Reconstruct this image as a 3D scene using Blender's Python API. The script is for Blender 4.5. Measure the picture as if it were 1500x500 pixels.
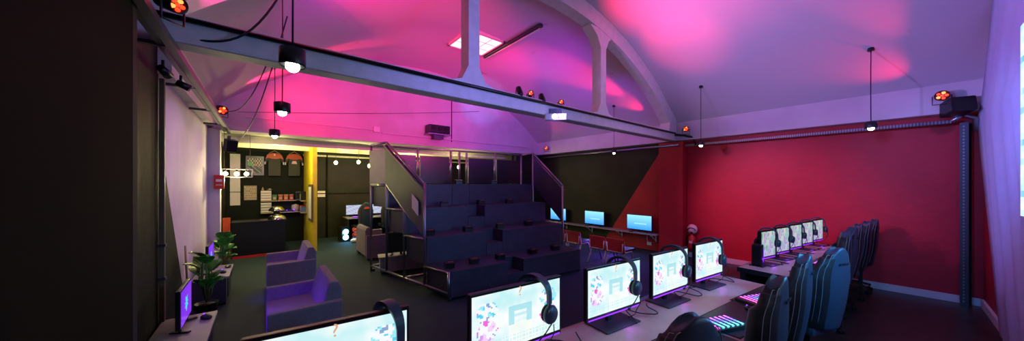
import bpy, bmesh, math, random
from mathutils import Vector, Matrix
random.seed(7)
R = math.radians
scene = bpy.context.scene
for o in list(bpy.data.objects): bpy.data.objects.remove(o, do_unlink=True)
# ------------------------------------------------------------------ camera
cam_d = bpy.data.cameras.new('camera'); cam = bpy.data.objects.new('camera', cam_d)
scene.collection.objects.link(cam); scene.camera = cam
cam.location = (0, 0, 1.9); cam.rotation_euler = (R(90), 0, R(-39.05))
cam_d.sensor_width = 36; cam_d.lens = 450/1500*36
cam_d.shift_y = 19/1500; cam_d.clip_start = 0.05
# ------------------------------------------------------------------ world, exposure
w = bpy.data.worlds.new('world'); scene.world = w; w.use_nodes = True
w.node_tree.nodes['Background'].inputs[0].default_value = (0.25, 0.2, 0.5, 1)
w.node_tree.nodes['Background'].inputs[1].default_value = 0.02
scene.view_settings.view_transform = 'Standard'; scene.view_settings.look = 'None'
scene.view_settings.exposure = 0.0; scene.view_settings.gamma = 1
scene.view_settings.use_curve_mapping = False
# ------------------------------------------------------------------ lights
def spot(name, loc, target, color, energy, angle=60, blend=0.8, size=0.02):
    d = bpy.data.lights.new(name, 'SPOT'); o = bpy.data.objects.new(name, d)
    scene.collection.objects.link(o); o.location = loc
    o.rotation_euler = (Vector(target)-Vector(loc)).to_track_quat('-Z', 'Y').to_euler()
    d.color = color; d.energy = energy; d.spot_size = R(angle); d.spot_blend = blend; d.shadow_soft_size = size
def point(name, loc, color, energy, size=0.02):
    d = bpy.data.lights.new(name, 'POINT'); o = bpy.data.objects.new(name, d)
    scene.collection.objects.link(o); o.location = loc
    d.color = color; d.energy = energy; d.shadow_soft_size = size
RED = (1, 0.01, 0.09); PINK = (1, 0.06, 0.28); VIO = (0.30, 0.12, 1.0); BLU = (0.05, 0.25, 1.0); LAV = (0.50, 0.36, 1.0)
WARM = (1, 0.88, 0.38); WHITE = (1, 0.95, 0.85)
# red and pink uplights (par cans on track, truss and beams)
spot('par_light', (-0.30, 3.25, 3.35), (2.0, 5.2, 4.95), RED, 1300, 46, 0.9)
spot('par_light', (-0.30, 3.25, 3.35), (0.3, 4.6, 4.2), (1, .03, .3), 60, 100, 1)
spot('par_light', (-0.42, 8.12, 3.52), (0.15, 8.14, 4.14), RED, 320, 40, 0.9)
spot('par_light', (-0.38, 7.95, 3.45), (1.5, 7.3, 4.9), RED, 520, 16, 0.9)
spot('par_light', (-0.30, 7.6, 3.2), (1.2, 8.7, 3.7), RED, 190, 85, 1)
spot('par_light', (7.95, 3.85, 3.45), (6.0, 5.4, 4.85), RED, 620, 32, 0.8)
spot('par_light', (7.95, 3.95, 3.50), (7.35, 4.65, 4.3), RED, 70, 45, 0.9)
spot('fill_light', (5.2, 3.95, 3.35), (7.9, 5.0, 3.9), (.4, .05, 1), 110, 70, 1, 0.1)  # violet fill added for the dark vault side, not a par can
spot('par_light', (3.15, 3.80, 3.40), (5.3, 7.0, 5.0), RED, 520, 34, 0.8)
spot('par_light', (3.45, 3.80, 3.36), (3.0, 8.7, 3.8), (1, .03, .30), 520, 75, 1)
spot('par_light', (3.98, 3.40, 3.36), (5.3, 2.4, 5.05), RED, 420, 60, 0.9)
spot('par_light', (3.98, 3.40, 3.36), (6.6, 2.6, 4.8), RED, 330, 32, 0.9)
spot('par_light', (8.1, -0.45, 3.25), (7.6, 0.6, 4.05), RED, 60, 60, 1)
spot('par_light', (8.1, -0.45, 3.4), (6.4, 0.4, 4.65), RED, 200, 30, 1)
spot('par_light', (3.3, 3.85, 3.4), (5.7, 8.7, 4.7), (.02, .30, 1), 500, 20, 0.7)
spot('par_light', (3.9, 3.8, 3.36), (6.9, 8.0, 4.0), VIO, 330, 80, 1)
spot('par_light', (8.0, 8.0, 3.3), (7.0, 6.0, 4.0), RED, 25, 80, 1)
spot('par_light', (4.0, 3.4, 3.25), (8.6, 1.7, 1.25), (1, .2, .5), 620, 42, 1)
# violet/lavender fill spots added without fixtures for the main hall; blinder_beam has one
spot('fill_light', (3.3, 3.3, 3.0), (6.7, 0.3, 4.4), (.46, .26, 1), 600, 100, 1, 0.1)
spot('fill_light', (0.9, 3.8, 3.3), (2.6, 7.0, 5.0), (0.7, 0.0, 0.7), 130, 120, 1, 0.1)
spot('fill_light', (5.5, 3.8, 3.3), (5.2, 7.0, 5.0), (0.5, 0.0, 0.9), 130, 120, 1, 0.1)
spot('fill_light', (2.2, 0.1, 3.1), (2.6, 3.6, 3.3), (0.28, 0.2, 1.0), 260, 70, 1, 0.1)
spot('fill_light', (5.5, 0.2, 3.2), (6.0, 3.6, 4.0), (0.75, 0.35, 1.0), 70, 70, 1, 0.1)
spot('fill_light', (0.9, 5.4, 3.1), (-.85, 5.7, 1.9), (0.85, 0.45, 1.0), 45, 76, 1, 0.1)
spot('fill_light', (0.9, 7.4, 3.1), (-.85, 7.4, 1.9), (0.85, 0.45, 1.0), 40, 76, 1, 0.1)
spot('fill_light', (4.4, -0.72, 2.0), (2.9, .6, 1.0), (0.02, 0.40, 1.0), 160, 130, 1, 0.06)  # this and the next are added to stand in for the projection screen's glow
spot('fill_light', (2.4, -0.6, 2.3), (5.5, .6, 0.9), (0.02, 0.38, 1.0), 230, 60, 1, 0.2)
spot('fill_light', (4.6, 0.5, 3.1), (7.9, -.9, 2.0), (0.16, 0.28, 1.0), 230, 62, 1, 0.2)
spot('blinder_beam', (3.68, 3.3, 2.9), (3.6, 6.0, 0.8), (0.3, 0.2, 1.0), 48, 110, 1, 0.05)
# ------------------------------------------------------------------ materials
M = {}
def mat(name, color, rough=0.5, metal=0.0, emit=None, strength=1.0, noise=0.0, nscale=8.0, bump=0.0, bscale=60, spec=0.5, attr=None, c2=None):
    m = bpy.data.materials.new(name); m.use_nodes = True; nt = m.node_tree; b = nt.nodes['Principled BSDF']
    b.inputs['Base Color'].default_value = (*color, 1); b.inputs['Roughness'].default_value = rough
    b.inputs['Metallic'].default_value = metal; b.inputs['Specular IOR Level'].default_value = spec
    if emit: b.inputs['Emission Color'].default_value = (*emit, 1); b.inputs['Emission Strength'].default_value = strength
    tc = nt.nodes.new('ShaderNodeTexCoord')
    if noise > 0 or c2:
        n = nt.nodes.new('ShaderNodeTexNoise'); n.inputs['Scale'].default_value = nscale; n.inputs['Detail'].default_value = 5
        nt.links.new(tc.outputs['Object'], n.inputs['Vector'])
        mx = nt.nodes.new('ShaderNodeMix'); mx.data_type = 'RGBA'
        mx.inputs[6].default_value = (*[c*(1-noise) for c in color], 1); mx.inputs[7].default_value = (*(c2 or [min(1, c*(1+noise)) for c in color]), 1)
        rp = nt.nodes.new('ShaderNodeValToRGB'); rp.color_ramp.elements[0].position = 0.35; rp.color_ramp.elements[1].position = 0.65
        nt.links.new(n.outputs['Fac'], rp.inputs[0]); nt.links.new(rp.outputs[0], mx.inputs[0])
        nt.links.new(mx.outputs[2], b.inputs['Base Color'])
    if bump > 0:
        n2 = nt.nodes.new('ShaderNodeTexNoise'); n2.inputs['Scale'].default_value = bscale; n2.inputs['Detail'].default_value = 4
        nt.links.new(tc.outputs['Object'], n2.inputs['Vector'])
        bp = nt.nodes.new('ShaderNodeBump'); bp.inputs['Strength'].default_value = bump; bp.inputs['Distance'].default_value = 0.01
        nt.links.new(n2.outputs['Fac'], bp.inputs['Height']); nt.links.new(bp.outputs[0], b.inputs['Normal'])
    if attr:
        a = nt.nodes.new('ShaderNodeVertexColor'); a.layer_name = attr
        nt.links.new(a.outputs[0], b.inputs['Emission Color']); b.inputs['Emission Strength'].default_value = strength
    M[name] = m; return m
mat('white_paint', (0.62, 0.58, 0.62), 0.75, noise=0.06, nscale=2, bump=0.25, bscale=6)
mat('white_steel', (0.68, 0.65, 0.70), 0.5, noise=0.06)
mat('lilac_paint', (0.66, 0.60, 0.68), 0.7, noise=0.05, nscale=3, bump=0.2, bscale=20)
mat('black_paint', (0.005, 0.008, 0.004), 0.7, spec=0.25, noise=0.25, nscale=3, bump=0.5, bscale=12)
mat('black_brick', (0.016, 0.019, 0.009), 0.6, spec=0.3, noise=0.3, nscale=2, bump=0.6, bscale=5)
mat('red_paint', (0.42, 0.005, 0.022), 0.55, noise=0.06, nscale=3, bump=0.4, bscale=10)
mat('yellow_paint', (0.85, 0.66, 0.02), 0.5, noise=0.05)
mat('cream_paint', (0.75, 0.70, 0.55), 0.6, noise=0.05)
mat('carpet', (0.018, 0.038, 0.050), 0.8, noise=0.12, nscale=1.2, bump=0.3, bscale=220, spec=0.25)
mat('dark_wood', (0.03, 0.018, 0.015), 0.35, noise=0.3, nscale=4)
mat('panel_brown', (0.007, 0.007, 0.003), 0.95, spec=0.1, noise=0.15, nscale=2)
mat('black_plastic', (0.006, 0.006, 0.008), 0.35)
mat('black_matte', (0.008, 0.008, 0.009), 0.8)
mat('dark_navy', (0.035, 0.036, 0.062), 0.45, noise=0.15, nscale=6, bump=0.1)
mat('leather', (0.025, 0.05, 0.08), 0.38, bump=0.15, bscale=300)
mat('leather_side', (0.010, 0.007, 0.009), 0.6, bump=0.15, bscale=300)
mat('stitch', (0.25, 0.24, 0.28), 0.7)
mat('grey_metal', (0.45, 0.43, 0.47), 0.4, 0.2)
mat('steel', (0.32, 0.31, 0.33), 0.30, 0.9)
mat('dark_steel', (0.10, 0.10, 0.12), 0.4, 0.8)
mat('chrome', (0.75, 0.75, 0.78), 0.12, 1.0)
mat('grey_desk', (0.60, 0.38, 0.38), 0.45, noise=0.06, nscale=10)
mat('desk_edge', (0.01, 0.011, 0.015), 0.4)
mat('fabric_grey', (0.23, 0.20, 0.25), 0.9, noise=0.08, nscale=30, bump=0.5, bscale=300, spec=0.1)
mat('bench_grey', (0.30, 0.27, 0.30), 0.5, noise=0.05)
mat('leaf', (0.05, 0.26, 0.03), 0.4, noise=0.4, nscale=12)
mat('stem', (0.10, 0.16, 0.05), 0.6)
mat('soil', (0.03, 0.02, 0.015), 0.9, noise=0.3)
mat('pot_black', (0.015, 0.015, 0.018), 0.5)
mat('red_plastic', (0.55, 0.02, 0.02), 0.35)
mat('red_leather', (0.38, 0.03, 0.03), 0.45)
mat('orange_red', (0.62, 0.07, 0.02), 0.5)
mat('white_plastic', (0.75, 0.75, 0.75), 0.4)
mat('paper', (0.80, 0.78, 0.74), 0.8)
mat('cork', (0.50, 0.40, 0.28), 0.8, noise=0.15, nscale=40)
mat('wood_shelf', (0.45, 0.35, 0.22), 0.5, noise=0.1)
mat('wood_edge', (0.12, 0.09, 0.05), 0.5)
mat('green_box', (0.05, 0.20, 0.08), 0.5); mat('tan_box', (0.5, 0.42, 0.3), 0.5)
mat('blue_cover', (0.05, 0.12, 0.4), 0.5); mat('yellow_cover', (0.55, 0.5, 0.1), 0.5)
mat('bulb_white', (1, 1, 1), 0.4, emit=(1, 0.97, 0.88), strength=14)
mat('bulb_warm', (1, 1, 1), 0.4, emit=(1, 0.85, 0.45), strength=16)
mat('led_red', (1, 0.2, 0.1), 0.4, emit=(1, 0.05, 0.01), strength=1.6)
mat('led_dim', (1, .2, .1), 0.4, emit=(1, 0.03, 0.01), strength=0.12)
mat('led_core', (1, 0.6, 0.3), 0.4, emit=(1, 0.16, 0.03), strength=4)
mat('led_violet', (0.4, 0.1, 1), 0.4, emit=(0.22, 0.02, 1.0), strength=3)
mat('led_purple', (0.6, 0.1, 1), 0.4, emit=(0.35, 0.03, 1.0), strength=0.9)
mat('led_teal', (0.1, 0.9, 0.7), 0.4, emit=(0.02, 0.55, 0.40), strength=1.2)
mat('led_cyan', (0.3, 0.8, 1), 0.4, emit=(0.3, 0.8, 1), strength=6)
mat('led_white', (1, 1, 1), 0.4, emit=(0.75, 0.8, 1), strength=9)
mat('led_ember', (0.3, 0.05, 0.05), 0.4, emit=(0.6, 0.15, 0.12), strength=0.10)
mat('screen_art', (0, 0, 0), 0.25, attr='Col', strength=1.0)
mat('far_screen', (0, 0, 0), 0.25, attr='Col', strength=0.72)
mat('tv_blue', (0, 0, 0), 0.25, attr='Col', strength=1.3)
mat('tv_violet', (0, 0, 0), 0.25, attr='Col', strength=1.0)
mat('projection', (0, 0, 0), 0.8, attr='Col', strength=1.6)
mat('key_glow', (0, 0, 0), 0.4, attr='Col', strength=2.0)
mat('q_mark', (0, 0, 0), 0.4, emit=(0.85, 0.45, 0.25), strength=0.9)
mat('yellow_ring', (0.6, 0.55, 0.05), 0.4)
mat('skylight_glow', (1, 1, 1), 0.4, emit=(0.95, 0.92, 0.80), strength=1.1)
mat('screen_cloth', (0.50, 0.56, 0.82), 0.85, noise=0.03)  # white cloth; the blue light falling on it is put into the base colour
mat('black_cable', (0.01, 0.008, 0.012), 0.5)
mat('jersey_black', (0.07, 0.072, 0.065), 0.85)
mat('dark_glass', (0.10, 0.10, 0.14), 0.08, 0.7)
mat('pink_ring', (0.8, 0.55, 0.6), 0.35)
# stained vault plaster
m = mat('vault_plaster', (0.60, 0.56, 0.60), 0.8, bump=0.25, bscale=5); nt = m.node_tree; b = nt.nodes['Principled BSDF']
tc = nt.nodes.new('ShaderNodeTexCoord'); n = nt.nodes.new('ShaderNodeTexNoise'); n.inputs['Scale'].default_value = 2.6; n.inputs['Detail'].default_value = 6
nt.links.new(tc.outputs['Object'], n.inputs['Vector'])
rp = nt.nodes.new('ShaderNodeValToRGB'); e = rp.color_ramp.elements
e[0].position = 0.0; e[0].color = (0.60, 0.56, 0.60, 1); e[1].position = 0.80; e[1].color = (0.45, 0.32, 0.12, 1)
k = e.new(0.69); k.color = (0.60, 0.56, 0.60, 1)
nt.links.new(n.outputs['Fac'], rp.inputs[0]); nt.links.new(rp.outputs[0], b.inputs['Base Color'])
def striped(name, base, dark, axis, scale):
    m = mat(name, base, 0.5); nt = m.node_tree; b = nt.nodes['Principled BSDF']
    tc = nt.nodes.new('ShaderNodeTexCoord'); wv = nt.nodes.new('ShaderNodeTexWave'); wv.bands_direction = axis
    wv.inputs['Scale'].default_value = scale; nt.links.new(tc.outputs['Object'], wv.inputs['Vector'])
    mx = nt.nodes.new('ShaderNodeMix'); mx.data_type = 'RGBA'; mx.inputs[6].default_value = (*base, 1); mx.inputs[7].default_value = (*dark, 1)
    nt.links.new(wv.outputs['Fac'], mx.inputs[0]); nt.links.new(mx.outputs[2], b.inputs['Base Color'])
striped('corrugated', (0.55, 0.5, 0.55), (0.15, 0.13, 0.16), 'Y', 9)

# ------------------------------------------------------------------ mesh helpers
class MB:
    def __init__(s): s.bm = bmesh.new(); s.mats = []; s.mi = 0
    def use(s, m):
        if m not in s.mats: s.mats.append(m)
        s.mi = s.mats.index(m); return s
    def _f(s, fs):
        for f in fs: f.material_index = s.mi
    def box(s, c, d, rot=None, bev=0):
        mx = Matrix.Translation(c) @ (rot.to_4x4() if rot else Matrix()) @ Matrix.Diagonal((*d, 1))
        r = bmesh.ops.create_cube(s.bm, size=1, matrix=mx)
        fs = set(f for v in r['verts'] for f in v.link_faces); s._f(fs)
        if bev:
            es = list(set(e for v in r['verts'] for e in v.link_edges))
            rr = bmesh.ops.bevel(s.bm, geom=es, offset=bev, segments=2, affect='EDGES', profile=0.6); s._f(rr['faces'])
        return s
    def cyl(s, p0, p1, r0, r1=None, n=12, caps=True):
        p0, p1 = Vector(p0), Vector(p1); r1 = r0 if r1 is None else r1
        q = (p1-p0).to_track_quat('Z', 'Y').to_matrix()
        a = []; bb = []
        for i in range(n):
            d = q @ Vector((math.cos(2*math.pi*i/n), math.sin(2*math.pi*i/n), 0))
            a.append(s.bm.verts.new(p0+d*r0)); bb.append(s.bm.verts.new(p1+d*r1))
        fs = [s.bm.faces.new((a[i], a[(i+1) % n], bb[(i+1) % n], bb[i])) for i in range(n)]
        for f in fs: f.smooth = True
        if caps: fs += [s.bm.faces.new(a[::-1]), s.bm.faces.new(bb)]
        s._f(fs); return s
    def tube(s, pts, r, n=8, closed=False):
        pts = [Vector(p) for p in pts]; rings = []; N = len(pts); up = None
        for i, p in enumerate(pts):
            if closed: t = pts[(i+1) % N]-pts[i-1]
            else: t = pts[min(i+1, N-1)]-pts[max(i-1, 0)]
            t.normalize()
            if up is None: up = t.orthogonal().normalized()
            up = (up - t*up.dot(t))
            up = up.normalized() if up.length > 1e-6 else t.orthogonal().normalized()
            sd = t.cross(up); rr = r[i] if isinstance(r, (list, tuple)) else r
            rings.append([s.bm.verts.new(p+(up*math.cos(2*math.pi*k/n)+sd*math.sin(2*math.pi*k/n))*rr) for k in range(n)])
        fs = []
        for i in range(N if closed else N-1):
            A, B = rings[i], rings[(i+1) % N]
            for k in range(n): f = s.bm.faces.new((A[k], A[(k+1) % n], B[(k+1) % n], B[k])); f.smooth = True; fs.append(f)
        if not closed: fs += [s.bm.faces.new(rings[0][::-1]), s.bm.faces.new(rings[-1])]
        s._f(fs); return s
    def prism(s, poly, off):
        off = Vector(off); a = [s.bm.verts.new(Vector(p)) for p in poly]; b_ = [s.bm.verts.new(Vector(p)+off) for p in poly]; n = len(poly)
        fs = [s.bm.faces.new(a[::-1]), s.bm.faces.new(b_)] + [s.bm.faces.new((a[i], a[(i+1) % n], b_[(i+1) % n], b_[i])) for i in range(n)]
        s._f(fs); return s
    def hexa(s, bot, top):
        return s.loft([bot, top])
    def loft(s, rings, caps=True, smooth=False):
        vs = [[s.bm.verts.new(Vector(p)) for p in r] for r in rings]; fs = []
        for A, B in zip(vs, vs[1:]):
            n = len(A)
            for k in range(n): f = s.bm.faces.new((A[k], A[(k+1) % n], B[(k+1) % n], B[k])); f.smooth = smooth; fs.append(f)
        if caps: fs += [s.bm.faces.new(vs[0][::-1]), s.bm.faces.new(vs[-1])]
        s._f(fs); return s
    def lathe(s, prof, c=(0, 0, 0), n=20, axis=None):
        c = Vector(c); q = axis.to_track_quat('Z', 'Y').to_matrix() if axis else Matrix.Identity(3); rings = []
        for r, z in prof:
            rings.append([c+q @ Vector((max(r, 1e-4)*math.cos(2*math.pi*k/n), max(r, 1e-4)*math.sin(2*math.pi*k/n), z)) for k in range(n)])
        return s.loft(rings, True, True)
    def ico(s, c, r, sub=2, sc=(1, 1, 1)):
        rr = bmesh.ops.create_icosphere(s.bm, subdivisions=sub, radius=r, matrix=Matrix.Translation(c) @ Matrix.Diagonal((*sc, 1)))
        fs = set(f for v in rr['verts'] for f in v.link_faces); s._f(fs)
        for f in fs: f.smooth = True
        return s
    def build(s, name, m=None, parent=None, loc=None, rz=0):
        bmesh.ops.recalc_face_normals(s.bm, faces=s.bm.faces)
        me = bpy.data.meshes.new(name); s.bm.to_mesh(me); s.bm.free()
        for k in (s.mats or [m]): me.materials.append(M[k])
        o = bpy.data.objects.new(name, me); scene.collection.objects.link(o)
        if parent: o.parent = parent
        if loc: o.location = loc
        o.rotation_euler.z = rz
        return o
def tag(o, label, cat, group=None, kind=None):
    o['label'] = label; o['category'] = cat
    if group: o['group'] = group
    if kind: o['kind'] = kind
    return o
def struct(o): o['kind'] = 'structure'; return o
def thing(name, label, cat, loc=(0, 0, 0), rz=0, group=None):
    o = bpy.data.objects.new(name, None); scene.collection.objects.link(o); o.empty_display_size = 0.1
    o.location = loc; o.rotation_euler.z = rz; return tag(o, label, cat, group)
def copy_tree(o, parent=None):
    c = o.copy(); scene.collection.objects.link(c); c.parent = parent
    for ch in list(o.children): copy_tree(ch, c)
    return c
def dup(o, loc, rz, label, s=None):
    c = copy_tree(o); c.location = loc; c.rotation_euler.z = rz; c['label'] = label
    if s: c.scale = s
    return c
def picture(name, m, w, h, nx, nz, fn, parent=None, loc=(0, 0, 0), rz=0, flip=False):
    """flat lit picture in the XZ plane facing -y, colours from fn(u,v)"""
    vs = [(-w/2+w*i/nx, 0, h*j/nz) for j in range(nz+1) for i in range(nx+1)]
    fs = [(j*(nx+1)+i, j*(nx+1)+i+1, (j+1)*(nx+1)+i+1, (j+1)*(nx+1)+i) for j in range(nz) for i in range(nx)]
    me = bpy.data.meshes.new(name); me.from_pydata(vs, [], fs); ca = me.color_attributes.new('Col', 'FLOAT_COLOR', 'CORNER')
    for p in me.polygons:
        i, j = p.index % nx, p.index//nx; c = fn((i+.5)/nx, (j+.5)/nz)
        for l in p.loop_indices: ca.data[l].color = (*c, 1)
    me.materials.append(M[m]); o = bpy.data.objects.new(name, me); scene.collection.objects.link(o)
    if parent: o.parent = parent
    o.location = loc; o.rotation_euler.z = rz; return o
def lerp(a, b, t): return a+(b-a)*t

# ================================================================== THE ROOM
XL, XR, YN, YE, YB = -0.85, 8.6, -0.9, 8.7, 12.5
CX, CZ, RV = 3.78, -1.38, 6.65
def vz(x): return CZ+math.sqrt(RV*RV-(x-CX)**2)
struct(MB().box((3.9, 5.8, -0.05), (9.7, 13.6, 0.1)).build('floor', 'carpet'))
struct(MB().prism([(4.4, -0.9, 0.0), (8.6, -0.9, 0.0), (8.6, 2.6, 0.0), (4.4, 2.6, 0.0)], (0, 0, 0.006)).build('floor_boards', 'dark_wood'))
# vault
xs = [XL+(8.48-XL)*i/40 for i in range(41)]
mb = MB()
prof = [(x, vz(x)) for x in xs] + [(x, vz(x)+0.12) for x in reversed(xs)]
mb.prism([(x, YN, z) for x, z in prof], (0, YE-YN, 0))
struct(mb.build('ceiling', 'vault_plaster'))
# left wall: lilac with a black painted near part and slanted triangle
mb = MB().use('black_paint')
mb.prism([(XL, -0.9, 0), (XL, 6.42, 0), (XL, 4.84, 2.47), (XL, 4.84, 3.6), (XL, -0.9, 3.6)], (-0.15, 0, 0))
mb.use('lilac_paint').prism([(XL, 6.42, 0), (XL, 8.6, 0), (XL, 8.6, 3.05), (XL, 4.84, 3.05), (XL, 4.84, 2.47)], (-0.15, 0, 0))
struct(mb.build('wall_left'))
struct(MB().box((-0.9, 6.75, 3.27), (0.3, 3.9, 0.44)).build('trim_1', 'white_paint'))
struct(MB().box((-0.85, 8.62, 1.5), (0.36, 0.16, 3.0)).build('trim_2', 'lilac_paint'))
struct(MB().box((-0.7, 8.75, 1.5), (0.06, 0.05, 3.0)).build('trim_3', 'white_paint'))
struct(MB().box((-0.95, 10.6, 1.5), (0.2, 3.8, 3.0)).build('wall_back_side', 'black_paint'))
# right wall: red with black beyond a slanted line
def dy(z): return 4.12+(2.67-z)*(5.55-4.12)/(2.67-0.516)
mb = MB().use('red_paint').prism([(XR, -0.9, 0), (XR, dy(0), 0), (XR, dy(3.0), 3.0), (XR, -0.9, 3.0)], (0.15, 0, 0))
mb.use('black_brick').prism([(XR, dy(0), 0), (XR, 12.5, 0), (XR, 12.5, 3.0), (XR, dy(3.0), 3.0)], (0.15, 0, 0))
struct(mb.build('wall_right'))
struct(MB().box((8.53, 3.9, 3.235), (0.42, 9.6, 0.47), bev=0.02).build('trim_4', 'white_paint'))
struct(MB().box((8.45, 3.64, 1.49), (0.3, 0.6, 2.98), bev=0.01).build('trim_5', 'red_paint'))
struct(MB().box((8.585, 1.2, 0.06), (0.03, 4.2, 0.12)).build('baseboard_right', 'white_paint'))
# near (screen) wall with lunette
mb = MB().use('red_paint').prism([(XL, YN, 0), (XR, YN, 0), (XR, YN, 3.0), (XL, YN, 3.0)], (0, -0.15, 0))
mb.use('lilac_paint').prism([(XL, YN, 3.0), (XR, YN, 3.0), (XR, YN, 3.4)] + [(x, YN, vz(x)+0.05) for x in reversed(xs)], (0, -0.15, 0))
struct(mb.build('wall_near'))
struct(MB().box((6.0, YN+0.015, 0.06), (5.2, 0.03, 0.12)).build('baseboard_near', 'white_paint'))
# end wall above the opening and its lower right part
mb = MB().prism([(XL, YE, 3.0), (XR, YE, 3.0), (XR, YE, 3.4)] + [(x, YE, vz(x)+0.05) for x in reversed(xs)], (0, 0.2, 0))
struct(mb.build('wall_back_upper', 'white_paint'))
struct(MB().box((7.85, 8.8, 1.5), (1.6, 0.2, 3.0)).build('wall_back_lower', 'black_brick'))
struct(MB().box((7.3, 8.65, 1.45), (0.35, 0.2, 2.9)).build('trim_6', 'black_matte'))
struct(MB().box((3.9, 8.66, 3.05), (9.4, 0.14, 0.10), bev=0.01).build('trim_7', 'white_paint'))
# rear bay
struct(MB().box((3.9, 12.58, 1.5), (9.7, 0.16, 3.0)).build('wall_back', 'black_brick'))
struct(MB().box((3.9, 10.75, 3.06), (9.7, 3.7, 0.12)).build('ceiling_rear', 'cream_paint'))
struct(MB().box((0.1, 12.46, 1.45), (1.9, 0.06, 2.9)).build('wall_counter', 'black_paint'))
mb = MB()
for y in (9.6, 10.9): mb.box((3.9, y, 2.93), (9.4, 0.12, 0.14))
struct(mb.build('trim_8', 'cream_paint'))
struct(MB().box((3.9, 12.47, 2.86), (9.4, 0.05, 0.06)).build('trim_9', 'cream_paint'))
mb = MB()
for x in (1.75, 3.3, 4.8): mb.cyl((x, 12.46, 0), (x, 12.46, 2.9), 0.025)
mb.box((4.0, 12.47, 1.55), (5.6, 0.03, 0.03))
struct(mb.build('trim_10', 'black_paint'))
# yellow partition
mb = MB().box((1.125, 11.28, 1.49), (0.11, 2.36, 2.98))
struct(mb.build('wall_partition', 'yellow_paint'))
# skylight
a = thing('skylight', 'square glowing white skylight panel in the vaulted ceiling', 'skylight', (3.93, 6.2, vz(3.93)-0.03)); a['kind'] = 'structure'
mb = MB(); mb.box((0, 0, 0), (0.94, 0.94, 0.03)); mb.build('glass_panel', 'skylight_glow', a)
mb = MB()
for s_ in (-0.47, 0.47): mb.box((s_, 0, 0), (0.04, 0.98, 0.07)); mb.box((0, s_, 0), (0.98, 0.04, 0.07))
for s_ in (-0.16, 0.16): mb.box((s_, 0, -0.01), (0.012, 0.94, 0.03)); mb.box((0, s_, -0.01), (0.94, 0.012, 0.03))
mb.build('frame', 'cream_paint', a)
a = thing('fluorescent_batten', 'unlit long fluorescent batten on the vault beside the skylight', 'ceiling light', (4.48, 5.6, vz(4.48)-0.05))
MB().box((0, 0, 0), (0.09, 2.1, 0.07), bev=0.01).build('housing', 'dark_steel', a); MB().cyl((0, -1.0, -0.06), (0, 1.0, -0.06), 0.018).build('tube', 'cream_paint', a)
# ------------------------------------------------------------------ concrete truss
TY = 3.6
a = thing('roof_truss', 'white bowstring roof truss spanning the hall under the vault', 'truss', (0, TY, 0)); a['kind'] = 'structure'
MB().box((3.75, 0, 3.115), (9.1, 0.22, 0.23), bev=0.02).build('bottom_chord', 'white_steel', a)
x2 = [XL+0.1+(8.35-XL)*i/44 for i in range(45)]
mb = MB(); RI = RV-0.30
def ai(x):
    v = RI*RI-(x-CX)**2
    return CZ+math.sqrt(max(v, 0))
pts = [(x, max(vz(x), 3.1)) for x in x2]; low = [(x, max(ai(x), 3.05)) for x in x2]
rings = [[(x, -0.11, zo), (x, 0.11, zo), (x, 0.11, zi), (x, -0.11, zi)] for (x, zo), (_, zi) in zip(pts, low)]
mb.loft(rings).build('arch', 'white_steel', a)
mb = MB().prism([(8.3, -0.12, 3.2), (8.3, -0.12, 3.75), (8.0, -0.12, 3.72), (7.86, -0.12, 3.2)], (0, 0.24, 0)); mb.build('end_block', 'white_steel', a)
for x in (2.19, 5.12):
    zt = ai(x)+0.02; zb = 3.22; w = 0.085; prof = []
    L = [(-w-0.28, zb), (-w-0.1, zb+0.05), (-w, zb+0.24), (-w, zt-0.34), (-w-0.1, zt-0.14), (-w-0.32, zt+0.02)]
    Rr = [(-p, q) for p, q in reversed(L)]
    MB().prism([(x+p, -0.10, q) for p, q in L+Rr], (0, 0.20, 0)).build('post', 'white_steel', a)
tag(MB().cyl((-0.7, 3.46, 3.18), (8.15, 3.46, 3.18), 0.022).build('conduit', 'black_plastic'), 'dark conduit running along the face of the roof truss chord', 'conduit')
tag(MB().tube([(8.15, 3.46, 3.14), (8.28, 3.3, 3.12), (8.35, 3.1, 3.05), (8.37, 3.05, 2.86)], 0.03).build('conduit', 'black_plastic'), 'dark conduit elbow bending down beside the red column', 'conduit')
# end wall duct and box
tag(MB().box((1.0, 8.67, 3.33), (2.6, 0.04, 0.035)).build('cable_duct', 'lilac_paint'), 'pale cable duct on the pink end wall, left section', 'cable duct')
tag(MB().box((5.2, 8.67, 3.27), (5.4, 0.04, 0.035)).build('cable_duct', 'lilac_paint'), 'pale cable duct on the pink end wall, right section', 'cable duct')
tag(MB().box((2.36, 8.66, 3.34), (0.16, 0.08, 0.14), bev=0.01).build('junction_box', 'white_plastic'), 'small pale junction box on the pink end wall', 'junction box')
a = thing('speaker_shelf_unit', 'black boxy projector on a small shelf on the pink end wall', 'projector', (4.05, 8.5, 3.42))
MB().box((0, 0, 0.08), (0.66, 0.30, 0.24), bev=0.02).build('body', 'black_plastic', a); MB().box((0, 0, -0.07), (0.72, 0.34, 0.03)).build('shelf', 'steel', a)
mb = MB()
for x in (-0.2, 0.0, 0.2): mb.cyl((x, -0.14, 0.1), (x, -0.17, 0.1), 0.06)
mb.build('vent', 'black_matte', a); MB().box((0, 0.02, -0.14), (0.3, 0.2, 0.12)).build('bracket', 'dark_steel', a)
tag(MB().tube([(4.6, 8.67, 3.2), (4.6, 8.67, 5.2)], 0.012, 6).build('cable', 'black_cable'), 'thin vertical cable on the end wall right of the black projector', 'cable')

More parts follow.
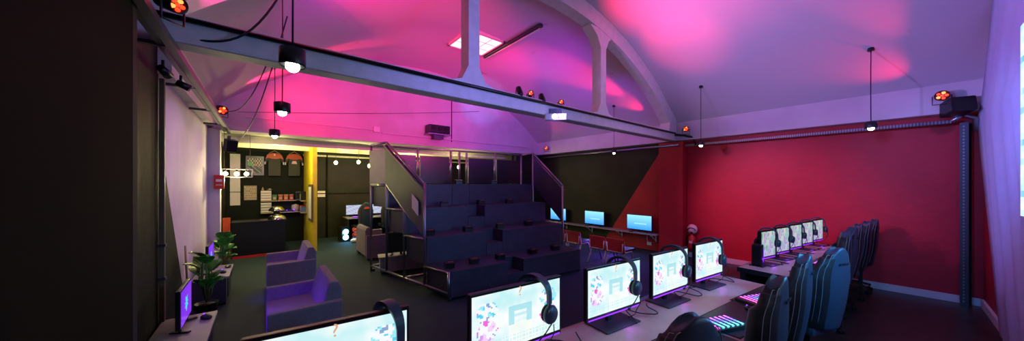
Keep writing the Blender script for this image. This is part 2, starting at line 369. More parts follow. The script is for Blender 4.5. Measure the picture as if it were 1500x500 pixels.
# ------------------------------------------------------------------ near black partition
a = thing('partition_panel', 'tall dark brown-black panel close on the left', 'panel', (-0.62, 0.9, 0))
MB().box((0, 0, 1.5), (0.06, 3.78, 3.0), bev=0.01).build('board', 'panel_brown', a)
MB().box((-0.01, 1.93, 1.5), (0.08, 0.08, 3.0)).build('edge_post', 'black_matte', a)
a = thing('wall_post', 'thin dark wooden post with joints at edge of black wall', 'post', (-0.82, 4.82, 0))
MB().box((0, 0, 1.5), (0.04, 0.05, 3.0), bev=0.005).build('pole', 'wood_edge', a)
mb = MB()
for z in (0.9, 1.25): mb.box((0, 0, z), (0.055, 0.06, 0.03))
mb.build('clamp', 'dark_steel', a)
# ------------------------------------------------------------------ left track and hardware
a = thing('lighting_track', 'grey lighting track running back along the top of the left wall', 'track', (-0.55, 0, 2.97))
MB().box((0, 5.1, 0), (0.05, 7.4, 0.05)).build('rail', 'dark_steel', a)
MB().box((-0.07, 5.1, 0.03), (0.04, 7.4, 0.04)).build('rail', 'dark_steel', a)
MB().cyl((-0.035, 3.8, 0.045), (-0.035, 6.4, 0.045), 0.012).build('cable', 'red_plastic', a)
for y in (2.2, 3.6, 5.0, 6.4, 7.8): MB().box((-0.15, y, 0.02), (0.26, 0.04, 0.03)).build('bracket', 'dark_steel', a)
def track_spot(name, loc, rz, label):
    a = thing(name, label, 'spotlight', loc, rz, 'unlit spotlights on the left track')
    MB().cyl((-0.03, 0, -0.07), (0.06, 0, -0.11), 0.028, 0.036, 14).build('head', 'black_plastic', a)
    MB().cyl((0, 0, 0), (0, 0, -0.07), 0.010).build('stem', 'black_plastic', a)
    MB().lathe([(0.033, 0), (0.03, 0.006)], (0.061, 0, -0.112), axis=Vector((1, 0, -.35))).build('lens', 'dark_glass', a)
track_spot('track_spotlight', (-0.66, 3.9, 2.95), 1.2, 'unlit black spotlight on the left track, nearer of the two')
track_spot('track_spotlight', (-0.62, 4.35, 2.95), 0.2, 'unlit black spotlight on the left track, farther of the two')
a = thing('loudspeaker', 'small black loudspeaker under the track by the pale pier', 'loudspeaker', (-0.5, 8.3, 2.66), 0.4); a.scale = (.7, .7, .7)
MB().box((0, 0, 0), (0.26, 0.22, 0.34), Matrix.Rotation(0.3, 3, 'X'), bev=0.015).build('cabinet', 'black_plastic', a)
MB().box((0, 0.1, 0.2), (0.05, 0.1, 0.16)).build('bracket', 'dark_steel', a)
# ------------------------------------------------------------------ red par cans
def par_can(loc, aim, label, r=0.07, lit=True):
    r *= .66
    a = thing('par_can', label, 'stage light', loc, 0, 'red led par cans')
    v = Vector(aim).normalized(); q = v.to_track_quat('Z', 'Y').to_matrix(); 
    mb = MB(); mb.lathe([(r*0.55, -0.11), (r*0.95, -0.09), (r, -0.02), (r, 0.05), (r*0.93, 0.055), (r*0.93, 0.03), (0.001, 0.03)], axis=v, n=18); mb.build('housing', 'black_plastic', a)
    sd = q @ Vector((1, 0, 0)); mb = MB(); mb.tube([sd*(r+.012), sd*(r+.012)-Vector((0, 0, 0.13)), -sd*(r+.012)-Vector((0, 0, 0.13)), -sd*(r+.012)], 0.008, 6); mb.build('yoke', 'dark_steel', a)
    for i in range(5):
        an = i*2*math.pi/5; p = q @ Vector((math.cos(an)*r*.55, math.sin(an)*r*.55, 0.032))
        MB().lathe([(r*.27, 0), (r*.22, 0.012), (0.001, 0.016)], p, 10, v).build('lens', 'led_core' if i % 2 else 'led_red', a)
    MB().lathe([(r*.24, 0), (r*.2, 0.012), (0.001, 0.016)], q @ Vector((0, 0, .032)), 10, v).build('lens', 'led_red', a)
par_can((-0.48, 3.11, 3.14), (0.5, -0.45, -0.25), 'red led stage light above the near end of the left track', 0.085)
par_can((-0.62, 8.2, 3.33), (0.5, -0.85, -0.3), 'red led stage light on left track near the pink end wall', 0.13)
par_can((8.2, 3.22, 3.26), (-0.9, -0.35, -0.1), 'red led stage light on the beam beside the red column', 0.1)
par_can((8.17, -0.50, 3.26), (-0.95, 0.0, -0.1), 'red led stage light on the beam in the far right corner', 0.115)
par_can((8.22, 8.1, 3.22), (-0.7, -0.7, -0.1), 'red led stage light at far end of the right beam', 0.1)
for i, (x, z) in enumerate(((3.02, 3.31), (3.25, 3.30), (3.5, 3.29), (3.95, 3.28))):
    par_can((x, 3.55, z), ((0.1, 0.5, 0.8) if i % 2 == 0 else (-0.5, -0.8, 0.1)), ['black stage light on truss chord, leftmost of the cluster', 'small red-lit stage light on truss chord, second from left', 'black stage light on truss chord, third from left in cluster', 'red-lit stage light on truss chord, rightmost of cluster'][i], 0.065)
a = thing('blinder_light', 'twin-lens white stage light hanging below the truss chord', 'stage light', (3.68, 3.42, 2.97), R(-40))
MB().box((0, 0, 0), (0.34, 0.14, 0.10), bev=0.01).build('housing', 'lilac_paint', a)
for x in (-0.02, 0.11): MB().lathe([(0.042, 0), (0.035, 0.012), (0.001, 0.018)], (x, -0.07, 0), 14, Vector((0, -1, 0))).build('lens', 'led_white', a)
MB().box((0, 0, 0.09), (0.2, 0.03, 0.1)).build('bracket', 'dark_steel', a)
# ------------------------------------------------------------------ pendant lamps
def pendant(x, y, z, ztop, label, r=0.07):
    a = thing('pendant_lamp', label, 'pendant lamp', (x, y, z), R(40), 'small black pendant spot lamps')
    MB().lathe([(r*.6, 0.10), (r*.95, 0.09), (r*.95, 0.0), (r*.9, -0.01), (r*.85, 0.0), (r*.8, 0.03), (0.001, 0.04)], n=20).build('shade', 'black_plastic', a)
    MB().ico((0, 0, -0.010), r*.52, 3, (1, 1, 1)).build('bulb', 'bulb_white', a)
    MB().tube([(0, 0, 0.09), (0.004, 0, 0.5*(ztop-z)), (0, 0, ztop-z)], 0.006, 6).build('cable', 'black_cable', a)
    MB().cyl((0, 0, ztop-z-0.03), (0, 0, ztop-z+.02), 0.04).build('ceiling_rose', 'black_plastic', a)
pendant(0.14, 2.28, 2.62, vz(.14), 'pendant lamp with lit bulb, nearest on the left, below truss', 0.072)
pendant(0.16, 4.05, 2.66, vz(.16), 'pendant lamp with lit bulb, left row, before the pink end wall', 0.078)
pendant(0.15, 6.3, 2.68, vz(.15), 'pendant lamp with lit bulb, left row, farthest over the lounge', 0.078)
pendant(7.6, 4.86, 2.76, vz(7.6), 'pendant lamp with lit bulb in front of the black right wall', 0.07)
pendant(7.6, 2.67, 2.76, vz(7.6), 'pendant lamp with lit bulb just right of the red column', 0.07)
pendant(7.6, 0.20, 2.80, vz(7.6), 'pendant lamp with lit bulb over the far gaming chairs', 0.075)
for x, y in ((0.14, 2.28), (0.16, 4.05), (0.15, 6.3)): spot('pendant_light', (x, y, 2.53), (x, y, 0), WHITE, 8, 110, 0.9, 0.04)
for x, y in ((7.6, 4.86), (7.6, 2.67), (7.6, .2)): spot('pendant_light', (x, y, 2.70), (x+.25, y, 0), (1, .3, .6), 14, 100, 1, 0.04)
# drooping cables
def droop(p0, p1, sag, label, r=0.008):
    p0, p1 = Vector(p0), Vector(p1); pts = [p0.lerp(p1, i/16)-Vector((0, 0, sag*math.sin(math.pi*i/16))) for i in range(17)]
    tag(MB().tube(pts, r, 6).build('cable', 'black_cable'), label, 'cable')
droop((-0.4, 3.5, 3.05), (0.35, 3.3, 4.2), 0.35, 'black cable drooping over the near end of the truss chord', 0.009)
droop((-0.55, 8.1, 3.3), (0.16, 5.6, 4.0), 0.35, 'black cable drooping from the far red light on the track')
droop((-0.4, 8.3, 2.72), (0.25, 5.0, 4.1), 0.3, 'long black cable rising from the small loudspeaker to the vault')
droop((-0.4, 8.6, 3.4), (5.6, 8.62, 4.3), 0.05, 'thin cable strung across the pink end wall', 0.005)
# corrugated pipe and slotted post on the right
tag(MB().cyl((8.38, -0.6, 2.87), (8.38, 3.3, 2.87), 0.03).build('flexible_conduit', 'corrugated'), 'ribbed grey conduit running under the beam along the red wall', 'conduit')
tag(MB().cyl((8.1, 3.35, 2.87), (8.3, 8.4, 2.87), 0.03).build('flexible_conduit', 'steel'), 'grey conduit running under the beam before the black wall', 'conduit')
tag(MB().tube([(8.45, -0.83, 2.7), (8.45, -0.82, 2.9), (8.42, -0.7, 2.97), (8.38, -0.6, 2.87)], 0.035).build('flexible_conduit', 'steel'), 'bent grey conduit elbow on top of the slotted corner post', 'conduit')
a = thing('slotted_post', 'tall perforated grey steel post in the corner by the screen', 'post', (8.46, -0.74, 0))
MB().box((0, 0, 1.42), (0.10, 0.03, 2.84)).box((-0.05, 0.03, 1.42), (0.01, 0.07, 2.84)).build('channel', 'dark_steel', a)
mb = MB()
for i in range(55): mb.box((-0.058, 0.03, 0.08+i*.05), (0.004, 0.016, 0.026))
mb.build('slot_row', 'steel', a)
MB().box((0.07, -0.03, 1.42), (0.04, 0.04, 2.84)).build('backing', 'black_matte', a)
a = thing('loudspeaker', 'black loudspeaker box high in the corner by the white screen cloth', 'loudspeaker', (8.25, -0.64, 3.07), R(20))
MB().box((0, 0, 0), (0.30, 0.24, 0.22), Matrix.Rotation(0.2, 3, 'Y'), bev=0.012).build('cabinet', 'black_plastic', a)
MB().box((-0.155, 0, 0), (0.01, 0.2, 0.18), Matrix.Rotation(0.2, 3, 'Y')).build('grille', 'black_matte', a)
# screen cloth
def cloth():
    top = [(8.52, 2.88), (8.19, 3.05), (7.9, 3.5), (7.3, 4.3)]
    mb = MB(); bm = mb.bm; nx = 60; rows = []
    def xe(z):
        P = [(0, 7.1), (2.88, 8.52), (3.05, 8.19), (4.2, 7.35), (4.6, 7.0)]
        for (a0, b0), (a1, b1) in zip(P, P[1:]):
            if z <= a1: return lerp(b0, b1, (z-a0)/(a1-a0))
        return 7.0
    zs = [0, .6, 1.2, 1.8, 2.4, 2.88, 3.05, 3.4, 3.8, 4.2, 4.45]
    for off in (0, 0.02):
        for z in zs:
            r = []
            for i in range(nx+1):
                x = lerp(1.2, xe(z), i/nx); z2 = min(z, vz(x)-0.03)
                r.append(bm.verts.new((x, YN+0.035+off+0.014*math.sin(i*1.35+z*0.5)+0.008*math.sin(i*.6+2), z2)))
            rows.append(r)
    n = len(zs)
    for k in (0, n):
        for j in range(n-1):
            for i in range(nx):
                f = bm.faces.new((rows[k+j][i], rows[k+j][i+1], rows[k+j+1][i+1], rows[k+j+1][i])); f.smooth = True
    for j in range(n-1): bm.faces.new((rows[j][nx], rows[j+1][nx], rows[n+j+1][nx], rows[n+j][nx]))
    return mb
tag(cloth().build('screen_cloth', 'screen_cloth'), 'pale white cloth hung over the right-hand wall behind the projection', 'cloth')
def proj(u, v):
    n_ = math.sin(u*31+v*9)*math.sin(v*37-u*7)+0.6*math.sin(u*83+3)*math.sin(v*71)
    t = min(1, max(0, 0.55+0.35*n_)); return (lerp(.12, .75, t), lerp(.42, .88, t), lerp(.85, 1.0, t))
tag(picture('projection_screen', 'projection', 3.9, 1.76, 60, 30, proj, None, (3.52, YN+0.14, 1.6), R(180)), 'bright pale blue projection screen on the cloth at right edge', 'screen')

# ================================================================== TIERED STAND
A_, B_, C_, D_ = Vector((1.87, 7.08)), Vector((2.36, 4.48)), Vector((5.35, 4.25)), Vector((5.85, 6.85))
def S(a, b, z=0):
    p = B_.lerp(C_, a).lerp(A_.lerp(D_, a), b); return Vector((p.x, p.y, z))
TH = 0.47
stand = thing('tiered_stand', 'large dark navy four-step seating stand with steel frame', 'seating stand')
def blk(a0, a1, b0, b1, z0, z1, name='tier_block', m='dark_navy'):
    MB().loft([[S(a0, b0, z0), S(a1, b0, z0), S(a1, b1, z0), S(a0, b1, z0)], [S(a0, b0, z1), S(a1, b0, z1), S(a1, b1, z1), S(a0, b1, z1)]]).build(name, m, stand)
a0, a1 = 0.37, 0.49
for i in range(4):
    b0 = i*.25; b1 = b0+.25; z1 = TH*(i+1)
    z0 = 0.04 if i == 0 else z1-TH-0.0
    def full(x0, x1, bb0=b0): 
        blk(x0, x1, bb0, b1, z0, z1-0.03); blk(x0, x1, bb0-0.004, b1, z1-0.029, z1, 'tier_top', 'dark_navy')
    full(0.0, a0); full(a1, 1.0)
    if i < 3:
        full(a0+.002, a1-.002, b0+.125); blk(a0+.002, a1-.002, b0, b0+.122, z0, z1-TH/2, 'aisle_step')
    else: full(a0+.002, a1-.002)
# panel seams: bolts on the front faces
mb = MB()
for i in range(4):
    for k in range(12):
        p = S(0.04+k*.083, i*.25-0.004, TH*i+TH*.8); mb.ico(p, 0.010, 1)
mb.build('bolt_row', 'dark_steel', stand)
def bar(p, q, r=0.024, name='frame_tube', m='steel'): MB().cyl(p, q, r, n=10).build(name, m, stand)
e = -0.012
# left frame
for b_, z0, z1 in ((1.0, 0, 2.73), (0.75, 0.1, 2.73), (0.5, 0.1, 2.35), (0.25, 0.1, 1.92), (0.0, 0.0, 0.47)):
    bar(S(e, b_, z0), S(e, b_, z1))
for i in range(4): bar(S(e, i*.25, TH*(i+1)-.02), S(e, (i+1)*.25, TH*(i+1)-.02))
bar(S(e, 0, 0.12), S(e, 1, 0.12)); bar(S(0.25, 0, .12), S(0.25, 1, .12)); bar(S(e, 0.5, 0.12), S(1, 0.5, 0.12)); bar(S(e, 1, .12), S(1, 1, .12))
bar(S(e, .75, 2.73), S(e, 1, 2.73)); bar(S(e, .75, 2.73), S(e, .25, 1.88)); bar(S(e, .75, 1.88), S(e, .25, 0.94)); bar(S(e, .75, 1.88), S(e, 1, 1.88))
bar(S(e-.01, .75, 2.66), S(e-.01, .25, 1.81), .015)
MB().loft([[S(e, .75, 1.9), S(e-.008, .75, 1.9), S(e-.008, .75, 2.68), S(e, .75, 2.68)], [S(e, .25, .97), S(e-.008, .25, .97), S(e-.008, .25, 1.83), S(e, .25, 1.83)]]).build('side_panel', 'dark_navy', stand)
MB().loft([[S(e, .75, 1.9), S(e-.008, .75, 1.9), S(e-.008, .75, 2.6), S(e, .75, 2.6)], [S(e, 1, 1.9), S(e-.008, 1, 1.9), S(e-.008, 1, 2.6), S(e, 1, 2.6)]]).build('side_panel', 'bench_grey', stand)
# right frame
e2 = 1.012
for b_, z0, z1 in ((1.0, 0, 2.73), (0.75, 0.1, 2.73), (0.25, 0.1, 1.85)): bar(S(e2, b_, z0), S(e2, b_, z1))
bar(S(e2, .75, 2.73), S(e2, .25, 1.85)); bar(S(e2, .75, 2.73), S(e2, 1, 2.73))
bar(S(e2+.01, .75, 2.62), S(e2+.01, .25, 1.75), .014)
MB().loft([[S(e2, .75, 1.85), S(e2+.008, .75, 1.85), S(e2+.008, .75, 2.6), S(e2, .75, 2.6)], [S(e2, .25, .97), S(e2+.008, .25, .97), S(e2+.008, .25, 1.72), S(e2, .25, 1.72)]]).build('side_panel', 'dark_navy', stand)
# back rail with black boards
bar(S(e, 1, 2.73), S(e2, 1, 2.73))
PA = [0, .24, .45, .51, .56, .78, 1.0]
for a_ in PA[1:-1]: bar(S(a_, .99, 1.88), S(a_, .99, 2.73), .026)
for p, q in ((0.0, .24), (.24, .45), (.56, .78), (.78, 1.0)):
    blk(p+.012, q-.012, .985, .995, 1.9, 2.56, 'back_board', 'black_plastic')
for a_ in (0, 1):
    for b_ in (0, 1): MB().cyl(S(a_, b_+(.012 if b_ == 0 else 0), 0), S(a_, b_+(.012 if b_ == 0 else 0), .05), .03).build('foot', 'dark_steel', stand)
tag(MB().prism([S(e-.016, .36, 1.46), S(e-.016, .29, 1.33), S(e-.016, .29, 1.58), S(e-.016, .36, 1.71)], S(-.003, .3, 0)-S(0, .3, 0)).build('paper_sheet', 'paper'), 'white paper sheet taped on the side panel of the stand', 'paper')
# little black boxes on the tiers
rows = [(3, (0.04, 0.44, 0.70), .82), (2, (.04, .27, .52, .74), .63), (1, (.07, .30, .53, .76), .36), (0, (.05, .20, .38, .63, .83), .10)]
box0 = None; nm = ['ground', 'first', 'second', 'third', 'top']
ordn = ['leftmost', 'second from left', 'third from left', 'fourth from left', 'fifth from left']
for lv, aa, bb in rows:
    for k, a_ in enumerate(aa):
        lab = 'small black box on %s of the stand, %s' % (['the bottom tier', 'the second tier', 'the third tier', 'the top deck'][lv], ordn[k])
        p = S(a_, bb, TH*(lv+1))
        if box0 is None:
            box0 = thing('tier_socket_box', lab, 'box', p, R(-5), 'small black boxes on the tiers')
            MB().box((0, 0, 0.045), (0.16, 0.13, 0.09), bev=0.006).build('body', 'black_plastic', box0)
            MB().box((0, -0.02, 0.094), (0.17, 0.14, 0.012), Matrix.Rotation(0.15, 3, 'X')).build('lid', 'black_plastic', box0)
            MB().box((0.01, -0.04, 0.104), (0.09, 0.012, 0.006)).build('light_strip', 'led_ember', box0)
        else: dup(box0, p, R(random.uniform(-18, 8)), lab)

# ================================================================== LOUNGE LEFT
def armchair():
    a = thing('armchair', '', 'armchair', (0, 0, 0), 0, 'grey fabric armchairs of the lounge')
    # faces -x, width 1.08 along y, depth .64 along x
    for s_ in (-1, 1): MB().box((0, s_*.50, 0.325), (0.66, 0.09, 0.57), bev=0.015).build('armrest', 'fabric_grey', a)
    MB().box((0.0, 0, 0.22), (0.62, 0.91, 0.30), bev=0.02).build('base', 'fabric_grey', a)
    MB().box((-0.03, 0, 0.415), (0.60, 0.90, 0.10), bev=0.03).build('seat_cushion', 'fabric_grey', a)
    mb = MB(); mb.prism([(0.12, -.45, .44), (0.22, -.45, .80), (0.30, -.45, .80), (0.34, -.45, .72), (0.34, -.45, .10), (.25, -.45, .10)], (0, .90, 0)); o = mb.build('backrest', 'fabric_grey', a)
    bv = o.modifiers.new('bevel', 'BEVEL'); bv.width = 0.015; bv.segments = 2
    for x in (-.27, .27):
        for y in (-.48, .48): MB().cyl((x, y, 0), (x, y, .06), .02, .025).build('foot', 'black_plastic', a)
    return a
ac = armchair(); ac.location = (0.36, 4.37, 0); ac['label'] = 'grey fabric armchair nearest the camera, front of the two'
dup(ac, (0.38, 6.72, 0), 0, 'grey fabric armchair behind the nearer one, by the yellow partition')
dup(ac, (2.3, 8.62, 0), R(180), 'dark grey armchair behind the stand, before the rear desk')['group'] = 'grey fabric armchairs of the lounge'
spot('violet_fill', (-0.38, 3.96, 0.70), (0.5, 4.4, 0.2), (0.16, 0.01, 1.0), 40, 100, 1, 0.05)  # added violet spots standing in for the glow of the bench screens
spot('violet_fill', (-0.38, 6.32, 0.70), (0.5, 6.7, 0.1), (0.16, 0.01, 1.0), 34, 90, 1, 0.05)
def bench(loc, ln, label):
    a = thing('low_bench', label, 'bench', loc, 0)
    MB().box((0, 0, 0.435), (0.42, ln, 0.03), bev=0.004).build('top', 'bench_grey', a)
    MB().box((-0.01, 0, 0.23), (0.37, ln-.04, 0.37)).build('body', 'dark_navy', a)
    mb = MB(); mb.box((0.18, 0, 0.23), (0.012, ln*.46, 0.33)); mb.build('door', 'black_plastic', a)
    MB().box((0, 0, 0.02), (0.34, ln-.1, 0.04)).build('plinth', 'black_matte', a)
bench((-0.61, 4.2, 0), 1.3, 'grey-topped low bench under the nearer violet screen')
bench((-0.62, 7.0, 0), 0.95, 'grey-topped low bench under the farther violet screen')
def tvart(u, v):
    d = math.hypot((u-.5)*1.7, v-.5); ang = math.atan2(v-.5, u-.5)
    if d < .20+.06*math.sin(ang*7): return (0.03, 0.75+.2*math.sin(u*40), .75)
    return (0.20+.06*u, 0.03, 0.85)
def tvgame(u, v):
    return (lerp(.04, .28, v), lerp(.30, .72, v), 1.0) if not (0.3 < u < .8 and .38 < v < .46) else (.3, .7, 1)
def flat_tv(loc, rz, w, h, art, m, label, cat='screen', group=None, base=True):
    a = thing('flat_monitor', label, cat, loc, rz, group)
    MB().box((0, 0.02, h/2+.06), (w, .035, h), bev=.006).build('bezel', 'black_plastic', a)
    picture('screen', m, w-.03, h-.035, 40, 24, art, a, (0, -0.001, .078))
    if base:
        MB().box((0, .04, .06), (.05, .03, .12)).build('stand', 'black_plastic', a)
        for s_ in (-1, 1): MB().box((s_*w*.3, .02, .012), (.03, .16, .014), Matrix.Rotation(s_*.5, 3, 'Z')).build('foot', 'black_plastic', a)
        for s_ in (-1, 1): MB().box((s_*w*.3, .02, .05), (.02, .02, .09)).build('foot', 'black_plastic', a)
    return a
flat_tv((-0.60, 4.49, .45), R(90), .56, .37, tvart, 'tv_violet', 'glowing violet screen with a green emblem on the nearer bench', group='violet screens')
flat_tv((-0.66, 7.05, .45), R(90), .62, .40, tvart, 'tv_violet', 'glowing violet screen between the plants on the farther bench', group='violet screens')
def mouse(loc, rz, label, parent=None, group='computer mice'):
    a = thing('computer_mouse', label, 'mouse', loc, rz, group)
    mb = MB(); mb.ico((0, 0, 0.012), 0.05, 3, (.62, 1.0, .5)); o = mb.build('shell', 'black_plastic', a)
    MB().cyl((0, .028, .034), (0, .034, .034), .006, n=8).build('wheel', 'led_violet', a)
    return a
m0 = mouse((-.47, 4.62, .452), .6, 'black controller-like mouse on the nearer grey-topped bench'); m0.scale = (1.3, 1.3, 1.3)
mouse((-.50, 6.82, .452), .3, 'black mouse on the farther bench under violet screen').scale = (1.3, 1.3, 1.3)
a = thing('game_controller', 'black game controller at back of the farther bench', 'controller', (-.48, 7.2, .455))
MB().ico((0, 0, .018), .06, 3, (.5, 1.1, .3)).build('body', 'black_plastic', a)
for s_ in (-1, 1): MB().ico((.025, s_*.055, .012), .03, 2, (1.2, .7, .5)).build('grip', 'black_plastic', a)
# plants
def leaf(mb, base, dirv, size, tilt):
    d = Vector(dirv).normalized(); sd = d.cross(Vector((0, 0, 1))).normalized(); up = sd.cross(d)
    N = 9; L = []; 
    for i in range(N+1):
        t = i/N; wd = size*.42*math.sin(math.pi*min(1, t*.92+.1))**.7*(1-.25*t)
        droopz = -tilt*t*t*size
        L.append((base+d*(t*size)+Vector((0, 0, droopz)), wd))
    bm = mb.bm
    for s_ in (-1, 1):
        for i in range(N):
            (p, wa), (q, wb) = L[i], L[i+1]
            o1 = p+sd*s_*wa+up*wa*.25; q1 = p.lerp(q, .72); o2 = q1+sd*s_*lerp(wa, wb, .7)*1.0+d*.03*size+up*wb*.25
            vs = [bm.verts.new(x) for x in (p, q, o2, o1)]
            f = bm.faces.new(vs); f.smooth = False
def plant(loc, h, nl, label, sz):
    a = thing('potted_plant', label, 'plant', loc, 0)
    MB().lathe([(.09, 0), (.12, .26), (.125, .26), (.115, .26), (.11, .24), (.001, .24)], n=20).build('pot', 'pot_black', a)
    MB().lathe([(.105, .235), (.001, .26)], n=16).build('soil', 'soil', a)
    lv = MB(); st = MB()
    for i in range(nl):
        an = i*2.4; zt = h*(.42+.40*((i*7) % nl)/(nl-1)); rr = .03+.05*random.random()
        p0 = Vector((0, 0, .26)); p2 = Vector((math.cos(an)*rr, math.sin(an)*rr, zt)); p1 = (p0+p2)/2+Vector((math.cos(an)*.04, math.sin(an)*.04, .05))
        st.tube([p0, p1, p2], .007, 5)
        leaf(lv, p2, (math.cos(an), math.sin(an), 1.1+1.3*random.random()), sz*(.7+.6*random.random()), .45)
    o = lv.build('foliage', 'leaf', a); sm = o.modifiers.new('thick', 'SOLIDIFY'); sm.thickness = .003
    st.build('stem', 'stem', a)
plant((-0.60, 5.93, 0), 1.05, 17, 'tall split-leaf potted plant between the two low benches', .25)
plant((-0.57, 7.9, 0), 1.05, 15, 'split-leaf potted plant behind the farther violet screen', .25)
tag(MB().cyl((-.82, 6.3, .0), (-.82, 6.05, 1.05), .012).build('leaning_stick', 'wood_shelf'), 'thin pale stick leaning on the lilac wall behind plant', 'stick')
a = thing('fire_alarm_box', 'small red fire alarm call box on the lilac pier', 'alarm', (-.68, 8.50, 1.93))
MB().box((0, 0, 0), (.15, .07, .28), bev=.01).build('case', 'red_plastic', a); MB().box((0, -.037, .03), (.09, .004, .05)).build('window', 'paper', a); MB().box((0, -.037, -.06), (.09, .004, .015)).build('strip', 'white_plastic', a)

# ================================================================== COUNTER AREA
a = thing('reception_counter', 'black reception counter with a red plinth in the rear bay', 'counter', (-0.06, 10.6, 0))
MB().box((0, 0, .48), (1.06, .5, .84), bev=.005).build('body', 'black_plastic', a)
MB().box((0, 0, .91), (1.12, .56, .03), bev=.005).build('top', 'black_plastic', a)
MB().box((0, -.02, .03), (1.06, .5, .06)).build('plinth', 'red_plastic', a)
tag(MB().box((-.70, 10.42, .52), (.14, .12, 1.04), bev=.005).build('side_post', 'orange_red'), 'orange-red upright board at the left end of counter', 'board')
def wall_item(name, m, x0, x1, z0, z1, y, th, label, cat):
    return tag(MB().box(((x0+x1)/2, y-th/2, (z0+z1)/2), (x1-x0, th, z1-z0), bev=.003).build(name, m), label, cat)
YW = 12.43
wall_item('white_panel', 'paper', -.76, -.53, 1.65, 2.79, YW, .02, 'tall narrow white panel on the black wall, upper piece', 'panel')
wall_item('white_panel', 'paper', -.76, -.53, 1.24, 1.63, YW, .02, 'short white panel on black wall below the tall one', 'panel')
a = thing('framed_picture', 'grey-framed picture with green and white marks on black wall', 'picture', (-.19, YW, 2.17))
MB().box((0, -.02, .28), (.44, .03, .60), bev=.005).build('frame', 'dark_steel', a)
def pic(u, v):
    if v > .45: return (.05, .5, .1) if u < .35 and .5 < v < .75 else ((.55, .5, .4) if math.sin(u*33)*math.sin(v*25) > .0 else (.02, .03, .02))
    return (.02, .03, .02) if math.sin(u*15+v*20) < .75 else (.25, .3, .35)
mat('print_art', (.1, .1, .1), .4, attr='Col', strength=.25)
def colmesh(m):
    nt = M[m].node_tree; b = nt.nodes['Principled BSDF']; a = [n for n in nt.nodes if n.type == 'VERTEX_COLOR'][0]
    for l in list(b.inputs['Emission Color'].links): nt.links.remove(l)
    b.inputs['Emission Strength'].default_value = 0; nt.links.new(a.outputs[0], b.inputs['Base Color'])
colmesh('print_art')
picture('print', 'print_art', .34, .46, 20, 26, pic, a, (0, -.037, .05))
def corkart(u, v): return (.08, .07, .06) if (math.sin(u*40)*math.sin(v*18) > .55) else (.52, .42, .30)
a = thing('cork_board', 'small cork board with dark scribbles on the black wall', 'board', (-.295, YW, 1.40))
MB().box((0, -.01, .21), (.30, .018, .44)).build('board', 'cork', a); picture('notes', 'print_art', .27, .40, 20, 22, corkart, a, (0, -.021, .02))
# jerseys
def jersey(x, label, logo):
    a = thing('jersey', label, 'jersey', (x, 12.30, 2.86), 0, 'black and red jerseys hanging on the wall')
    body = [(-.20, -.62), (.20, -.62), (.20, -.16), (.27, -.30), (.33, -.26), (.24, -.04), (.07, 0.0), (-.07, 0.0), (-.24, -.04), (-.33, -.26), (-.27, -.30), (-.20, -.16)]
    MB().prism([(p, -.03, q) for p, q in body], (0, .06, 0)).build('body', 'jersey_black', a)
    yk = [(-.24, -.05), (-.30, -.17), (-.2, -.13), (-.08, -.16), (.08, -.16), (.2, -.13), (.30, -.17), (.24, -.05), (.07, 0.0), (-.07, 0.0)]
    MB().prism([(p, -.034, q) for p, q in yk], (0, .068, 0)).build('yoke', 'orange_red', a)
    if logo: MB().prism([(-.10, -.038, -.28), (.10, -.038, -.28), (.06, -.038, -.20), (-.06, -.038, -.20)], (0, .004, 0)).build('emblem', 'pink_ring', a)
    else: MB().box((0, -.037, -.05), (.05, .004, .05)).build('emblem', 'pink_ring', a)
    MB().tube([(-.2, 0, -.02), (0, 0, .07), (.2, 0, -.02)], .010, 6).tube([(0, 0, .07), (0, .02, .12), (0, .05, .12)], .006, 6).build('hanger', 'wood_shelf', a)
    tgt = MB()
    for k in (-.31, .30): tgt.box((k, -.03, -.28), (.035, .01, .07))
    tgt.build('sleeve_patch', 'paper', a); a.scale = (.76, 1, 1.15)
jersey(.29, 'black jersey with orange-red shoulders, left of the two', False); jersey(.80, 'black jersey with orange-red shoulders, by the yellow partition', True)
tag(MB().cyl((-.6, 12.33, 2.98), (1.05, 12.33, 2.98), .015).build('clothes_rail', 'dark_steel'), 'thin rail above the hanging jerseys', 'rail')
# shelves and contents
a = thing('wall_shelf', 'upper pale wooden shelf with tubs behind the counter', 'shelf', (.5, 12.3, 1.35))
MB().box((0, 0, 0), (1.1, .25, .025)).build('board', 'wood_shelf', a); MB().box((.50, -.35, .0), (.16, .75, .025)).build('return_board', 'wood_shelf', a)
a = thing('wall_shelf', 'lower pale wooden shelf behind the glass domes', 'shelf', (.5, 12.3, .98))
MB().box((0, 0, 0), (1.1, .25, .025)).build('board', 'wood_shelf', a); MB().box((.50, -.35, .0), (.16, .75, .025)).build('return_board', 'wood_shelf', a)
for z, lab in ((1.365, 'white letter tray stack on the upper shelf'), (.995, 'white letter tray stack on the lower shelf')):
    a = thing('letter_trays', lab, 'tray', (.08, 12.3, z))
    for k in range(4): MB().box((0, 0, .04+k*.078), (.24, .22, .062), bev=.004).build('tray', 'paper', a)
    MB().box((-.125, 0, .155), (.008, .22, .31)).box((.125, 0, .155), (.008, .22, .31)).build('side', 'white_plastic', a)
a = thing('small_bottle', 'small pale bottle on top of the upper letter trays', 'bottle', (0.0, 12.3, 1.675))
MB().lathe([(.03, 0), (.03, .06), (.012, .08), (.012, .11)], n=12).build('glass', 'cork', a)
a = thing('tape_dispenser', 'grey rounded tape dispenser on upper letter trays', 'tape dispenser', (.17, 12.3, 1.68))
MB().ico((0, 0, .03), .07, 2, (1.1, .5, .6)).build('body', 'steel', a)
